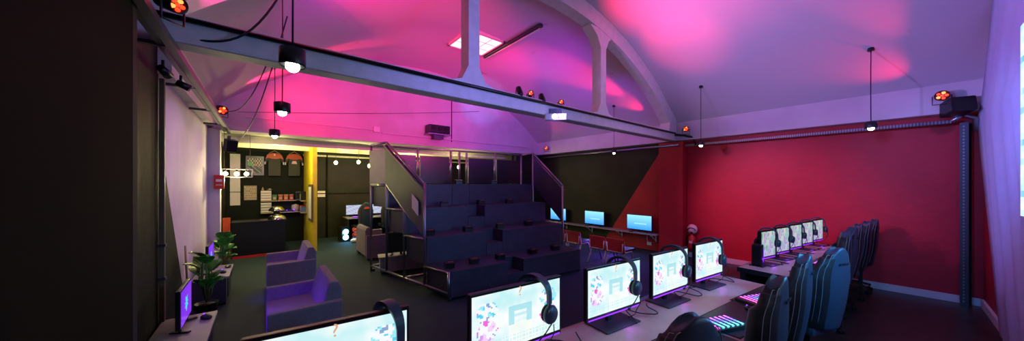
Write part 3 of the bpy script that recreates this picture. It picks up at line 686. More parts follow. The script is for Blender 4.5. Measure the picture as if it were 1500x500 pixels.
for k, (x, m_, l) in enumerate(((.29, 'green_box', 'dark green tub on the upper shelf beside the trays'), (.44, 'orange_red', 'red tub with cream lid label, second tub on upper shelf'), (.58, 'orange_red', 'orange-red tub in the middle of the upper shelf'), (.72, 'red_plastic', 'bright red tub, rightmost on the upper shelf'))):
    a = thing('snack_tub', l, 'tub', (x, 12.28, 1.363), 0, 'small tubs on the upper shelf')
    MB().box((0, 0, .08), (.115, .1, .16), bev=.008).build('body', m_, a); MB().box((0, -.052, .07), (.07, .004, .08)).build('label_patch', 'tan_box', a); MB().box((0, 0, .172), (.12, .105, .02), bev=.005).build('lid', 'tan_box' if k else 'green_box', a)
a = thing('coffee_machine', 'black coffee machine on the right of upper shelf', 'coffee machine', (.93, 12.2, 1.363))
MB().box((0, .03, .13), (.2, .18, .26), bev=.01).build('body', 'black_plastic', a); MB().box((0, -.08, .25), (.16, .1, .05), bev=.01).build('head', 'dark_steel', a); MB().box((0, -.06, .015), (.18, .14, .03)).build('drip_tray', 'steel', a)
bk = [('yellow_cover', .20), ('paper', .18), ('green_box', .22), ('yellow_cover', .19), ('black_plastic', .28)]
for i, (m_, h) in enumerate(bk):
    a = thing('shelf_book', '%s book on the upper shelf return by yellow partition, %s' % (['yellow', 'white', 'green', 'second yellow', 'tall black'][i], ['nearest the wall', 'second from the wall', 'middle one', 'fourth from the wall', 'nearest the camera'][i]), 'book', (1.0, 12.02-i*.07, 1.363), 0, 'books on the upper shelf')
    MB().box((0, 0, h/2), (.14, .035, h), bev=.003).build('cover', m_, a); MB().box((.004, 0, h/2), (.138, .026, h-.01)).build('pages', 'paper', a)
for i, (m_, h) in enumerate((('red_plastic', .2), ('tan_box', .18), ('red_plastic', .21), ('blue_cover', .17))):
    a = thing('shelf_book', '%s on the lower shelf return, %s' % (['red book', 'tan book', 'taller red book', 'blue book'][i], ['nearest the wall', 'second from the wall', 'third from the wall', 'nearest the camera'][i]), 'book', (1.0, 12.02-i*.08, .993), 0, 'books on the lower shelf')
    MB().box((0, 0, h/2), (.14, .045, h), bev=.003).build('cover', m_, a); MB().box((.004, 0, h/2), (.138, .034, h-.01)).build('pages', 'paper', a)
tag(MB().lathe([(.09, 0), (.11, .1), (.1, .2), (.001, .24)], n=16).build('paper_bag', 'tan_box', None, (.83, 12.28, .993)), 'pale rounded package on the lower shelf', 'package')
a = thing('led_gadget', 'gadget with tiny violet lights on the lower shelf', 'gadget', (.62, 12.25, .993))
MB().box((0, 0, .03), (.36, .12, .05), bev=.005).build('body', 'black_plastic', a)
for x in (-.02, .16): MB().ico((x, -.065, .05), .014, 2).build('light', 'led_violet', a)
point('violet_led', (.66, 12.0, 1.08), (.2, .05, 1), 1.2)
for z, r, l, y in ((.925, .20, 'shiny metal dome on the counter top, lower of the two', 10.52), (1.14, .18, 'shiny metal dome raised behind the lower dome', 10.80)):
    a = thing('metal_dome', l, 'dome', (.30, y, z), 0, 'shiny metal domes')
    MB().lathe([(r, 0), (r, .01), (r*.97, .04), (r*.8, .09), (r*.5, .13), (.001, .145)], n=24).build('dome', 'chrome', a)
    MB().lathe([(r*1.04, -.004), (r*1.04, .010), (r*.9, .012)], n=24).build('rim', 'dark_glass', a)
    if z > 1: MB().cyl((0, 0, -.214), (0, 0, 0), .06, .08).build('pedestal', 'black_plastic', a)
# poster on the partition
a = thing('framed_notice', 'wooden framed white notice on the yellow partition', 'notice', (1.06, 10.45, 1.35))
MB().box((0, 0, 0), (.03, .75, 1.05), bev=.005).build('frame', 'wood_edge', a); MB().box((-.018, 0, 0), (.006, .60, .9)).build('sheet', 'paper', a)
wall_item('notice_sheet', 'paper', 1.47, 1.70, 1.43, 1.64, 12.49, .012, 'white notice sheet on black wall right of the yellow partition', 'notice')
# hanging lamp rack
a = thing('pendant_rack_lamp', 'rectangular metal frame lamp with three glowing bulbs', 'pendant lamp', (-.44, 8.95, 2.12))
mb = MB()
for z in (0, .17): mb.cyl((-.24, -.06, z-.08), (.26, -.06, z-.08), .009).cyl((-.24, .06, z-.08), (.26, .06, z-.08), .009)
for x in (-.24, .26): 
    mb.cyl((x, -.06, -.08), (x, -.06, .09), .009).cyl((x, .06, -.08), (x, .06, .09), .009).cyl((x, -.06, .09), (x, .06, .09), .009)
mb.build('frame', 'white_plastic', a)
for x in (-.18, 0.0, .16):
    MB().ico((x, 0, -.01), .042, 3).build('bulb', 'bulb_warm', a); MB().cyl((x, 0, .03), (x, 0, .09), .018).build('socket', 'black_plastic', a)
for x in (-.2, .22): MB().cyl((x, 0, .09), (x, 0, .87), .004, n=6).build('cable', 'black_cable', a)
point('bulb_light', (-.44, 8.9, 1.98), WARM, 40)
for i, (x, y, z, l) in enumerate(((1.72, 10.6, 2.53, 'glowing bare bulb hanging in rear bay, leftmost, near partition'), (2.33, 10.5, 2.57, 'glowing bare bulb in rear bay, middle of the three'), (2.63, 10.45, 2.46, 'glowing bare bulb in rear bay, just left of the stand'), (5.31, 9.5, 2.47, 'glowing bare bulb seen through the gap in stand boards'))):
    a = thing('hanging_bulb', l, 'bulb', (x, y, z), 0, 'bare bulbs in the rear bay')
    MB().ico((0, 0, 0), .05, 3, (1, 1, 1.15)).build('glass', 'bulb_warm', a); MB().cyl((0, 0, .05), (0, 0, .11), .02).build('socket', 'black_plastic', a); MB().cyl((0, 0, .11), (0, 0, 2.96-z), .005, n=6).build('cable', 'black_cable', a)
    point('bulb_light', (x, y-.08, z-.1), WARM, 30)
point('rear_light', (4.0, 10.3, 2.75), WARM, 40, .1); point('rear_light', (0.3, 10.0, 2.75), WARM, 60, .1)
# rear gaming desk
a = thing('rear_desk', 'long pale desk with two lit screens against the rear wall', 'desk', (3.7, 11.85, 0))
MB().box((0, 0, .71), (3.0, .75, .035), bev=.004).build('top', 'bench_grey', a)
for x in (-1.46, 0, 1.46): MB().box((x, 0, .345), (.04, .7, .69)).build('leg', 'dark_steel', a)
MB().box((0, .3, .4), (2.9, .02, .5)).build('back_panel', 'black_matte', a)
def rart(u, v):
    t = math.sin(u*23+v*5)*math.sin(v*19+u*11); return (.75, .85, 1.0) if t > -.2 else ((.35, .7, 1.0) if t > -.6 else (.85, .4, .95))
for k, (x, l) in enumerate(((2.62, 'wide bright screen at left end of the rear desk'), (3.42, 'wide bright screen in the middle of rear desk'), (4.35, 'wide bright screen on rear desk seen behind the stand'))):
    flat_tv((x, 11.95, .73), 0, .76, .36, rart, 'far_screen', l, group='screens on the rear desk')
    MB()
for x, l in ((2.6, 'black keyboard with violet glow at left of rear desk'), (3.5, 'black keyboard with violet glow in middle of rear desk')):
    a = thing('keyboard', l, 'keyboard', (x, 11.55, .73), 0, 'keyboards on the rear desk')
    MB().box((0, 0, .012), (.44, .15, .02), bev=.003).build('case', 'black_plastic', a); MB().box((0, 0, .026), (.42, .13, .008)).build('keys', 'led_violet', a)
def tower(loc, rz, m1, l):
    a = thing('computer_tower', l, 'computer', loc, rz)
    MB().box((0, 0, .24), (.24, .42, .46), bev=.008).build('case', 'black_plastic', a)
    for z in (.14, .32):
        MB().tube([(.075*math.cos(t*.52), -.213, z+.075*math.sin(t*.52)) for t in range(12)], .014, 6, True).build('fan_ring', m1, a)
        MB().lathe([(.05, 0), (.001, .006)], (0, -.212, z), 12, Vector((0, -1, 0))).build('fan_hub', m1, a)
    for x in (-.09, .09): MB().box((x, 0, .006), (.03, .36, .012)).build('foot', 'black_plastic', a)
tower((2.08, 11.4, 0), .1, 'led_cyan', 'computer tower with glowing cyan fan rings left of rear desk')
tower((2.45, 11.75, 0), 0, 'led_dim', 'computer tower with red lights under the rear desk')
tower((4.3, 11.6, 0), 0, 'led_dim', 'computer tower with red lights behind the stand')
point('tower_glow', (2.1, 10.95, .25), (.1, .5, 1), 5)
a = thing('plastic_bag', 'crumpled pale bag on the floor beside the rear desk', 'bag', (2.32, 10.85, 0))
MB().ico((0, 0, .07), .12, 2, (1.3, .8, .6)).build('body', 'white_plastic', a); MB().ico((.05, 0, .14), .05, 1, (1, .7, 1)).build('knot', 'white_plastic', a)
# bench and tv inside the stand frame
a = thing('media_bench', 'grey low cabinet on floor inside the stand frame', 'cabinet', (2.38, 6.72, 0), R(-12))
MB().box((0, 0, .35), (1.0, .36, .03), bev=.004).build('top', 'bench_grey', a); MB().box((0, 0, .19), (.94, .32, .29)).build('body', 'bench_grey', a)
for x in (-.42, .42): MB().box((x, 0, .025), (.05, .26, .05)).build('foot', 'dark_steel', a)
flat_tv((2.33, 6.68, .365), R(-12), .62, .42, lambda u, v: (.002, .002, .003), 'far_screen', 'switched-off black television on the cabinet inside the stand')

# ================================================================== SHELF SCREENS ON RIGHT WALL
a = thing('wall_desk', 'long narrow wall shelf on brackets carrying three blue screens', 'shelf', (8.42, 6.3, .50))
MB().box((0, 0, -.015), (.34, 4.6, .03), bev=.004).build('board', 'bench_grey', a)
for y in (-2.15, -1.1, 0, 1.1, 2.1): MB().box((.15, y, -.13), (.02, .03, .22)).box((0, y, -.045), (.3, .03, .02)).cyl((-.1, y, -.05), (.14, y, -.22), .01).build('bracket', 'white_plastic', a)
for y, l in ((4.56, 'bright blue screen on the wall shelf against red paint'), (6.1, 'bright blue screen on the wall shelf against black paint'), (7.68, 'bright blue screen on wall shelf beside the stand handrail')):
    flat_tv((8.40, y, .50), R(-90), .76, .44, tvgame, 'tv_blue', l, group='blue screens on the wall shelf')
    spot('screen_glow', (8.28, y, .8), (6.3, y-.1, .0), (.25, .2, 1), 18, 120, 1, .1)
for y, l in ((4.75, 'small black game controller before the screen on red paint'), (6.3, 'small black game controller before the middle wall screen')):
    a = thing('game_controller', l, 'controller', (8.3, y, .502), 0, 'controllers on wall shelf')
    MB().ico((0, 0, .018), .06, 2, (.6, 1.1, .3)).build('body', 'black_plastic', a); MB().ico((-.02, .05, .01), .03, 2, (1.2, .7, .4)).ico((-.02, -.05, .01), .03, 2, (1.2, .7, .4)).build('grip', 'black_plastic', a)
a = thing('wall_socket', 'white wall socket with a plug under the shelf on red paint', 'socket', (8.585, 4.35, .18))
MB().box((0, 0, 0), (.03, .12, .09), bev=.004).build('plate', 'white_plastic', a); MB().tube([(-.02, 0, .02), (-.06, .04, .12), (-.04, .03, .3)], .008, 6).build('cord', 'white_plastic', a)
def cafe():
    a = thing('metal_frame_chair', '', 'chair', (0, 0, 0), 0, 'red metal frame chairs along the wall shelf')
    # faces +y ; width .42
    for s_ in (-1, 1):
        MB().tube([(s_*.20, -.34, .0), (s_*.20, -.22, .24), (s_*.20, -.19, .36), (s_*.20, -.235, .62)], .019, 8).build('rear_leg', 'grey_metal', a)
        MB().tube([(s_*.20, -.19, .35), (s_*.20, .10, .35), (s_*.20, .22, .0)], .019, 8).build('front_leg', 'grey_metal', a)
    MB().tube([(-.20, -.262, .56), (-.19, -.265, .36), (.19, -.265, .36), (.20, -.262, .56)], .014, 8).build('back_frame', 'grey_metal', a)
    MB().box((0, -.225, .49), (.44, .035, .33), Matrix.Rotation(.12, 3, 'X'), bev=.015).build('backrest', 'red_leather', a)
    MB().box((0, .03, .385), (.42, .46, .05), bev=.02).build('seat', 'black_plastic', a)
    return a
c0 = cafe(); CR = R(-90)
for k, (x, y, l) in enumerate(((6.2, 3.92, 'red-backed metal chair at the wall shelf, nearest the camera'), (6.2, 4.40, 'red-backed metal chair right behind the nearest one'), (6.30, 5.20, 'red-backed metal chair at the wall shelf, third back'), (6.32, 5.68, 'red-backed metal chair farthest back by the stand handrail'))):
    if k == 0: c0.location = (x+.22, y, 0); c0.rotation_euler.z = CR; c0['label'] = l
    else: dup(c0, (x+.22, y, 0), CR, l)
spot('chair_fill', (5.0, 3.2, 2.6), (6.2, 4.6, .4), (1, .5, .6), 60, 50, 1, .1)  # fill added to brighten the red chairs, no fixture here
spot('floor_fill', (7.5, 4.6, 0.46), (6.4, 4.4, 0), (.25, .05, 1), 70, 130, 1, .1)  # added violet spot standing in for wall screen light on the floor
# fire extinguisher
a = thing('fire_extinguisher', 'red fire extinguisher hanging under a round pale sign on red wall', 'fire extinguisher', (8.46, 3.18, .25))
MB().lathe([(.085, 0), (.09, .02), (.09, .26), (.06, .32), (.03, .34), (.03, .37)], n=20).build('cylinder', 'red_plastic', a)
MB().box((0, 0, .395), (.05, .06, .04), bev=.005).box((-.05, 0, .42), (.12, .02, .015)).build('valve', 'black_plastic', a)
MB().tube([(0, .05, .38), (0, .12, .3), (0, .11, .08)], .012, 6).build('hose', 'black_plastic', a)
MB().box((-.089, 0, .17), (.006, .07, .06)).build('label_patch', 'pink_ring', a)
a = thing('round_sign', 'round pale pink dome device on the red wall above extinguisher', 'device', (8.5, 3.18, .74))
MB().lathe([(.12, 0), (.12, .02), (.10, .05), (.05, .07), (.001, .075)], n=24, axis=Vector((-1, 0, 0))).build('dome', 'pink_ring', a)
MB().tube([(-.07, .09*math.cos(t), -.03+.06*math.sin(t)) for t in [math.pi*i/8 for i in range(9)]], .012, 6).build('handle', 'black_plastic', a)

# ================================================================== NEAR AND FAR DESKS
DV = Vector((.9945, -.1045, 0)); DR = math.atan2(DV.y, DV.x); NV = Vector((.1045, .9945, 0))
def desk(x0, y0, ln, dep, label, endw):
    """origin = back left corner; runs along DV"""
    a = thing('gaming_desk', label, 'desk', (x0, y0, 0), DR, 'long gaming desks')
    MB().box((ln/2, -dep/2, .735), (ln, dep, .03), bev=.003).build('top', 'grey_desk', a)
    MB().box((ln/2, -dep, .72), (ln, .012, .06)).box((0, -dep/2, .72), (.012, dep, .06)).box((ln/2, 0, .72), (ln, .012, .06)).build('edge_trim', 'desk_edge', a)
    for x in (0.04, ln*.5, ln-.04):
        for y in (-.05, -dep+.05): MB().box((x, y, .36), (.05, .05, .72)).build('leg', 'desk_edge', a)
    MB().box((ln/2, -.06, .50), (ln-.1, .02, .36)).build('modesty_panel', 'black_matte', a)
    return a
desk(-.42, 1.88, 4.92, .88, 'long pale-topped desk carrying the near row of gaming monitors', 0)
desk(5.08, 1.33, 3.2, .72, 'pale-topped desk carrying the far row of gaming monitors', 0)

from mathutils import noise as NZ
def nz(u, v, f, sd): return NZ.noise(Vector((u*f, v*f*.6, sd)))
def mixc(a, b, t): t = min(1, max(0, t)); return tuple(lerp(x, y, t) for x, y in zip(a, b))
def art(u, v):
    base = mixc((.58, .90, .93), (.95, 1, 1), .55+1.1*nz(u, v, 5, 1)+.5*nz(u, v, 14, 4))
    for c0_, sd in ((.15, 3), (.85, 8)):
        if abs(u-c0_) < .09+.02*math.sin(v*20) and .22 < v < .84:
            n1 = nz(u, v, 16, sd); n2 = nz(u+.3, v, 11, sd+5)
            if n1 > .26: base = (.10, .66, .88) if v > .5 else (.70, .35, .85)
            elif n2 > .2: base = (.92, .65, .97) if v < .6 else (.35, .85, .95)
            elif n1 < -.36: base = (.25, .4, .65)
            elif n2 < -.3: base = (.85, .15, .7)
            else: base = (.93, .96, 1)
    if .37 < u < .64:
        if .60 < v < .70 or (.38 < v < .70 and (u < .43 or u > .58)): base = mixc(base, (.30, .74, .84), .75)
        elif .50 < v < .55: base = mixc(base, (.4, .78, .88), .6)
        elif v < .40: base = mixc(base, (1, 1, .93), .7)
    if .06 < v < .22 and (u*26) % 1 < .6 and (v*22) % 1 < .5: base = mixc(base, (.45, .82, .88), .55)
    if .245 < v < .262 and u > .62: base = (.35, .85, .95)
    return base
def art_far(u, v):
    n1 = nz(u, v, 4, 12); n2 = nz(u, v, 7, 21)
    base = mixc((.45, .80, .75), (.85, .92, .80), .5+n1*2)
    if n2 > .22: base = (.25, .60, .30)
    elif n2 < -.25: base = (.75, .35, .85)
    return mixc(base, (.55, .45, 1.0), .55*(1-v))
def qmesh():
    cu = bpy.data.curves.new('q', 'FONT'); cu.body = '?'; cu.size = .09; cu.align_x = 'CENTER'; cu.extrude = .0004
    o = bpy.data.objects.new('q', cu); scene.collection.objects.link(o); bpy.context.view_layer.update()
    me = bpy.data.meshes.new_from_object(o); bpy.data.objects.remove(o, do_unlink=True); me.materials.clear(); me.materials.append(M['q_mark']); return me
QM = qmesh()
def monitor(w, h, artf, m, group, q):
    """origin on desk under the panel, faces -y"""
    a = thing('gaming_monitor', '', 'monitor', (0, 0, 0), 0, group)
    mb = MB(); mb.box((0, .018, .09+h/2), (w, .034, h), bev=.006); mb.box((0, .04, .09+h*.5), (w*.6, .03, h*.6), bev=.01); mb.build('bezel', 'black_plastic', a)
    s_ = picture('screen', m, w-.028, h-.055, 64, 40, artf, a, (0, -.0015, .125))
    MB().box((0, -.004, .101), (w-.03, .004, .010)).build('light_bar', 'led_purple', a)
    MB().box((0, .07, .14), (.06, .03, .28), bev=.005).build('stand_neck', 'black_plastic', a)
    MB().box((0, .03, .007), (w*.62, .24, .012), bev=.004).build('stand_foot', 'dark_navy', a)
    if q:
        o = bpy.data.objects.new('question_mark', QM); scene.collection.objects.link(o); o.parent = a; o.location = (.0, -.004, .09+h*.83); o.rotation_euler.x = R(90)
    return a
def headset(group):
    """hangs over the top right corner of a monitor; origin at the corner top, monitor facing -y"""
    a = thing('headset', '', 'headset', (0, 0, 0), 0, group)
    N = 22; rings = []
    for i in range(N+1):
        t = math.pi*i/N; y = .022-.10*math.cos(t); z = -.095+.115*math.sin(t)**.8 if 0 < i < N else -.13
        x = .035*math.cos(t)
        nrm = Vector((0, -math.cos(t), math.sin(t))).normalized(); wv = Vector((1, .25, 0)).normalized()*(.017+.007*math.sin(t)); p = Vector((x, y, z))
        rings.append([p-wv-nrm*.008, p+wv-nrm*.008, p+wv+nrm*.010, p-wv+nrm*.010])
    MB().loft(rings).build('headband', 'leather', a)
    for y, s_, x in ((-.085, -1, .035), (.130, 1, -.035)):
        MB().tube([(x, y, -.12), (x+.0, y+.0, -.15)], .007, 6).build('hinge', 'dark_steel', a)
        ax = Vector((.15, s_, 0)); cup = MB().lathe([(.001, -.022), (.042, -.02), (.052, -.008), (.054, .008), (.046, .022), (.001, .026)], (x, y, -.185), 24, ax).build('ear_cup', 'leather', a)
        MB().tube([(x-.002+.040*math.cos(t), y+s_*.024, -.185+.044*math.sin(t)) for t in [2.2+i*.25 for i in range(7)]], .0025, 6).build('ring', 'yellow_ring', cup)
        MB().lathe([(.030, .0), (.052, .002), (.048, -.014), (.001, -.014)], (x, y-s_*.018, -.185), 20, ax).build('ear_pad', 'black_matte', cup)
    MB().tube([(.02, -.115, -.225), (-.03, -.12, -.262), (-.08, -.12, -.29)], .0035, 6).ico((-.09, -.12, -.295), .012, 2, (1.3, .8, .8)).build('microphone', 'black_plastic', a)
    MB().tube([(.04, -.11, -.235), (.035, -.12, -.28), (.02, -.10, -.33), (.04, -.07, -.38), (.0, -.04, -.405)], .003, 5).build('cord', 'black_cable', a)
    return a
def keyboard():
    a = thing('rgb_keyboard', '', 'keyboard', (0, 0, 0), 0, 'keyboards with rainbow lit keys')
    MB().box((0, 0, .012), (.45, .17, .024), bev=.005).build('case', 'black_plastic', a)
    mb = MB(); bm = mb.bm; cols = []
    nx, ny = 15, 6
    for j in range(ny):
        for i in range(nx):
            mb.box((-.21+(i+.5)*.028, -.072+(j+.5)*.024, .030), (.022, .019, .010))
            t = (i/nx+j/ny)/2; cols.append((i, j))
    bmesh.ops.recalc_face_normals(bm, faces=bm.faces)
    me = bpy.data.meshes.new('keys'); bm.to_mesh(me); bm.free(); ca = me.color_attributes.new('Col', 'FLOAT_COLOR', 'CORNER')
    import colorsys
    for p in me.polygons:
        i, j = cols[p.index//6]; top = p.normal.z > .5
        hue = (.48+.36*((j/ny)*.75+(i/nx)*.25)) % 1 if i > 3 else (.95-.1*(i/3)-.1*(j/ny))
        r, g, b_ = colorsys.hsv_to_rgb(hue, .85, 1); k = .02 if top else .06
        if i % 2 == 1: k = 1.3 if top else .7
        for l in p.loop_indices: ca.data[l].color = (r*k, g*k, b_*k, 1)
    me.materials.append(M['key_glow']); o = bpy.data.objects.new('keys', me); scene.collection.objects.link(o); o.parent = a
    return a
def mousepad():
    a = thing('desk_pad', '', 'desk pad', (0, 0, 0), 0, 'black desk pads')
    MB().box((0, 0, .002), (.82, .36, .004), bev=.001).build('mat', 'black_matte', a); MB().box((0, 0, .0045), (.80, .34, .001)).build('surface', 'desk_edge', a)
    return a
ZD = .75
mon = monitor(.66, .44, art, 'screen_art', 'near row of gaming monitors', True)
hs = headset('headsets on the near monitors'); kb = keyboard(); mp = mousepad(); ms = mouse((0, 0, 0), 0, '')
ms['group'] = 'mice on the gaming desks'
near = [((-.075, 1.69), (.605, 1.61), 'nearest the camera, cut off by the bottom edge'), ((.93, 1.54), (1.645, 1.475), 'second from the camera, largest fully visible screen'), ((1.91, 1.455), (2.57, 1.38), 'middle one, behind the first chair'), ((2.77, 1.375), (3.40, 1.315), 'fourth from the camera'), ((3.60, 1.32), (4.20, 1.245), 'last on the near desk')]
first = True
for k, (p, q, l) in enumerate(near):
    P, Q = Vector((*p, 0)), Vector((*q, 0)); c = (P+Q)/2; dd = Q-P; rz = math.atan2(dd.y, dd.x); sc = dd.length/.66
    zt = 1.25-.75; sz = zt/.53
    l1 = 'gaming monitor with white and cyan picture, '+l
    if k == 0: mm = mon; mm.location = (c.x, c.y, ZD); mm.rotation_euler.z = rz; mm['label'] = l1; mm.scale = (sc, 1, sz)
    else: mm = dup(mon, (c.x, c.y, ZD), rz, l1, (sc, 1, sz))
    hp = Q - dd.normalized()*(.215 if k else .10) + Vector((0, .012, 1.25+.002))
    l2 = 'black headset hung on the right corner of the gaming monitor, '+['nearest and partly cut off', 'second from the camera', 'third from the camera', 'fourth from the camera', 'last on the near desk'][k]
    if k == 0: hs.location = hp; hs.rotation_euler.z = rz; hs['label'] = l2; hs.scale = (1.15, 1.1, 1.15)
    else: dup(hs, hp, rz+R(random.uniform(-8, 8)), l2, (1.15, 1.1, 1.15))
    fw = Vector((dd.y, -dd.x, 0)).normalized()
    if k >= 1:
        pc = c+fw*.50+dd.normalized()*(.12); kc = c+fw*.50+dd.normalized()*(-.02, -.02, -.02, -.20, -.09)[k]
        l3, l4, l5 = ['rainbow-lit keyboard on the near desk, '+x for x in ('', 'below the bottom edge, second seat', 'behind the first chair, mostly hidden', 'middle one in view', 'last one, at the end of desk')][k], ['black desk pad on the near desk, '+x for x in ('', 'second seat from camera', 'behind the first chair', 'fourth seat, fully in view', 'at the last seat')][k], ['black mouse on the desk pad, '+x for x in ('', 'second seat from camera', 'third seat, behind first chair', 'fourth seat', 'last seat of near desk')][k]
        if k == 1:
            mp.location = (pc.x, pc.y, ZD); mp.rotation_euler.z = rz; mp['label'] = l4
            kb.location = (kc.x, kc.y, ZD+.006); kb.rotation_euler.z = rz; kb['label'] = l3
            ms.location = (pc.x+.25, pc.y-.04, ZD+.006); ms['label'] = l5
        else:
            dup(mp, (pc.x, pc.y, ZD), rz, l4); dup(kb, (kc.x, kc.y, ZD+.006), rz+R(-16), l3, (.9, 1.15, 1)); dup(ms, (pc.x+.26, pc.y-.04, ZD+.006), -.3, l5)
    cb = MB(); b0_ = c+dd.normalized()*.12+Vector((0, 0, ZD+.005)); pts = []
    for i in range(18):
        t = i/17; pts.append(b0_+fw*(.02+.10*math.sin(t*9+k))+dd.normalized()*(t*.42)+Vector((0, 0, .012+.02*abs(math.sin(t*7)))))
    tag(cb.tube(pts, .005, 5).build('cable', 'black_cable'), 'tangled black cable on near desk, '+['at the first monitor', 'at the second monitor', 'at the third monitor', 'at the fourth monitor', 'at the last monitor'][k], 'cable')
monf = monitor(.40, .40, art_far, 'far_screen', 'far row of gaming monitors', False); hsf = headset('headsets on the far monitors')
far = [5.56, 6.13, 6.72, 7.32, 7.93]; nmf = ['nearest', 'second', 'third', 'fourth', 'farthest']
for k, x in enumerate(far):
    y = 1.09-(x-5.56)*.105; rz = DR+R(-6); l1 = 'gaming monitor with colourful picture on the far desk, %s of five' % nmf[k]; l2 = 'black headset on gaming monitor of the far desk, %s of five' % nmf[k]
    sc = (1, 1, .47/.49)
    if k == 0: monf.location = (x, y, ZD); monf.rotation_euler.z = rz; monf['label'] = l1
    else: dup(monf, (x, y, ZD), rz, l1)
    dv = Vector((math.cos(rz), math.sin(rz), 0)); hp = Vector((x, y, ZD+.494))+dv*.03
    if k == 0: hsf.location = hp; hsf.rotation_euler.z = rz; hsf['label'] = l2
    else: dup(hsf, hp, rz+R(random.uniform(-6, 6)), l2)
    dup(mp, (x+.02, y-.42, ZD), DR, 'black desk pad on the far desk, %s of five' % nmf[k], (.66, .8, 1)); dup(kb, (x-.02, y-.42, ZD+.006), DR, 'rainbow-lit keyboard on the far desk, %s of five' % nmf[k], (.8, .8, 1))
    tag(MB().tube([(x+.0, y-.02, ZD+.02), (x+.1, y-.14, ZD+.01), (x+.2, y-.1, ZD+.01), (x+.26, y-.18, ZD+.01), (x+.3, y+.1, ZD+.01)], .005, 5).build('cable', 'black_cable'), 'black cable on far desk, by the %s monitor of five' % nmf[k], 'cable')
    point('monitor_glow', (x, y-.06, ZD+.06), (.4, .05, 1), .25)
a = thing('console_box', 'black upright console at the left end of the far desk', 'computer', (5.36, 1.17, ZD), DR)
MB().box((0, 0, .155), (.09, .12, .30), bev=.02).build('case', 'black_plastic', a); MB().box((0, 0, .006), (.12, .16, .012)).build('base', 'black_plastic', a); MB().box((.047, -.05, .14), (.003, .01, .18)).build('light_strip', 'led_violet', a)
for x, y in ((1.3, 1.4), (2.25, 1.32), (3.1, 1.25), (3.9, 1.18)): point('monitor_glow', (x, y-.02, ZD+.06), (.45, .05, 1), .15)

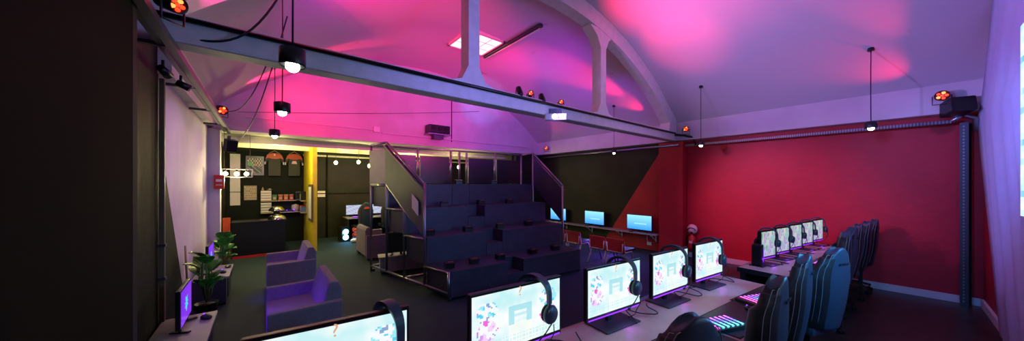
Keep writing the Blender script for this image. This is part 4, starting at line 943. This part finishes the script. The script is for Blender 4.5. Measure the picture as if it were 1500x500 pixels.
# ================================================================== GAMING CHAIRS
def gaming_chair(group, mark=True):
    """faces +y, origin on floor under the seat"""
    a = thing('gaming_chair', '', 'chair', (0, 0, 0), 0, group)
    H0, H1 = .46, 1.30
    def hw(t):  # half width
        P = [(0, .19), (.15, .21), (.40, .225), (.62, .235), (.74, .215), (.84, .165), (.94, .125), (1.0, .06)]
        for (x0, y0), (x1, y1) in zip(P, P[1:]):
            if t <= x1: k = (t-x0)/(x1-x0); k = k*k*(3-2*k); return lerp(y0, y1, k)
        return .11
    def yc(t): return -.24-.09*t-.03*math.sin(t*math.pi)
    def th(t): return .055*(1-.45*t)+.012 if t < .97 else .035
    def surf(u, t, side):   # u -1..1
        w = hw(t); z = H0+(H1-H0)*t
        wing = .075*abs(u)**2.0*(1 if t < .7 else lerp(1, .25, (t-.7)/.3))
        rnd = math.sqrt(max(0, 1-abs(u)**6))
        y = yc(t)+wing+(th(t)*rnd*(1 if side > 0 else -1))
        if side < 0: y = yc(t)+wing*.8-th(t)*rnd
        return Vector((u*w, y, z-.05*abs(u)**3*(t > .9)))
    us = [-1, -.93, -.82, -.62, -.4, -.15, .15, .4, .62, .82, .93, 1]; NT = 22
    rings = []
    for j in range(NT+1):
        t = j/NT; rings.append([surf(u, t, -1) for u in us]+[surf(u, t, 1) for u in reversed(us)])
    o = br_ = MB().loft(rings, smooth=True).build('backrest', 'leather', a)
    o.data.materials.append(M['leather_side'])
    for p in o.data.polygons:
        c = p.center; t = (c.z-H0)/(H1-H0)
        if abs(c.x) > .70*hw(min(1, max(0, t))) and t < .97: p.material_index = 1
    ss = o.modifiers.new('smooth', 'SUBSURF'); ss.levels = 1; ss.render_levels = 1
    # inner front pad and side bolsters
    for s_ in (-1, 1):
        rg = []
        for j in range(4, 20):
            t = j/NT; w = hw(t); z = H0+(H1-H0)*t; y = yc(t)+.055*(1 if t < .75 else .4)
            k = math.sin(math.pi*(j-3)/17)**.5
            c = Vector((s_*w*.86, y+.02, z)); rr = .030*k+.006
            rg.append([c+Vector((math.cos(q)*rr*1.1, math.sin(q)*rr*1.5, 0)) for q in [i*math.pi/4 for i in range(8)]])
        MB().loft(rg, smooth=True).build('side_bolster', 'leather_side', a)
        MB().tube([surf(s_*.86, t/20, -1)+Vector((0, -.003, 0)) for t in range(2, 20)], .0022, 5).build('stitching', 'stitch', br_)
        MB().tube([surf(s_*.97, t/20, -1)+Vector((s_*.004, -.002, 0)) for t in range(2, 20)], .0022, 5).build('stitching', 'stitch', br_)
    MB().box((0, -.19, .62), (.30, .07, .14), bev=.03).build('lumbar_cushion', 'leather_side', a)
    MB().box((0, -.285, 1.12), (.18, .04, .12), bev=.018).build('head_cushion', 'leather_side', a)
    if mark:
        mb = MB()
        for i, wd in enumerate((.018, .010, .016, .014, .018)): mb.box((-.055+i*.026, yc(.82)-th(.82)-.003, H0+(H1-H0)*.80), (wd, .006, .018))
        mb.build('logo_mark', 'black_matte', br_)
    MB().box((0, .0, .44), (.38, .48, .09), bev=.035).build('seat', 'leather', a)
    for s_ in (-1, 1):
        MB().box((s_*.215, .02, .47), (.06, .46, .10), bev=.03).build('seat_bolster', 'leather_side', a)
    MB().cyl((0, 0, .12), (0, 0, .40), .03).cyl((0, 0, .1), (0, 0, .24), .045).build('gas_lift', 'dark_steel', a)
    MB().box((0, 0, .385), (.22, .26, .03)).build('tilt_plate', 'dark_steel', a)
    for i in range(5):
        an = i*2*math.pi/5+.3; d = Vector((math.cos(an), math.sin(an), 0)); sd = Vector((-d.y, d.x, 0))
        rg = []
        for r_, wd, z, hh in ((.03, .04, .12, .05), (.18, .032, .11, .04), (.33, .024, .085, .028)):
            c = d*r_+Vector((0, 0, z)); rg.append([c-sd*wd, c+sd*wd, c+sd*wd*.7+Vector((0, 0, hh)), c-sd*wd*.7+Vector((0, 0, hh))])
        bl_ = MB().loft(rg).build('base_leg', 'black_plastic', a)
        c = d*.32; MB().cyl(c+sd*.028+Vector((0, 0, .03)), c+sd*.008+Vector((0, 0, .03)), .03, n=14).cyl(c-sd*.028+Vector((0, 0, .03)), c-sd*.008+Vector((0, 0, .03)), .03, n=14).cyl(c+Vector((0, 0, .03)), c+Vector((0, 0, .1)), .01).build('caster', 'black_plastic', bl_)
    return a
gc = gaming_chair('black gaming chairs at the desks')
chairs = [  # back-top x, y, rotation, label
    ((1.57, .575), -24, 'black racing-style gaming chair nearest the camera, only its top showing'),
    ((2.68, .47), 0, 'black racing-style gaming chair with white stitching, second from the camera'),
    ((3.68, .47), 2, 'black racing-style gaming chair, third, narrow and behind the stitched one'),
    ((4.3, .32), -22, 'black gaming chair turned to show its wide back with faint mark'),
    ((5.85, .357), 8, 'black gaming chair at the far desk, nearest of five'),
    ((6.5, .335), -6, 'black gaming chair at the far desk, second of five'),
    ((7.1, .31), 8, 'black gaming chair at the far desk, third of five'),
    ((7.68, .24), 4, 'black gaming chair at the far desk, fourth of five'),
    ((8.22, .17), 0, 'black gaming chair at the far desk, last by the red wall')]
for k, ((x, y), rd, l) in enumerate(chairs):
    r_ = R(rd); fx, fy = -math.sin(r_), math.cos(r_); p = (x+fx*.33, y+fy*.33, 0)
    if k == 0: gc.location = p; gc.rotation_euler.z = r_; gc['label'] = l
    else: dup(gc, p, r_, l)
a = None
for x, y, rz, l in ((2.62, 11.15, 170, 'gaming chair with orange patch at the rear desk'), (3.38, 11.15, 185, 'gaming chair at the rear desk seen behind stand posts')):
    c = dup(gc, (x, y, 0), 0.05 if x < 3 else -.1, l); c['group'] = 'gaming chairs at the rear desk'
    if x < 3: MB().prism([(-.09, -.385, 1.07), (.09, -.385, 1.07), (.05, -.385, 1.14), (-.05, -.385, 1.14)], (0, .03, 0)).build('orange_patch', 'orange_red', c)
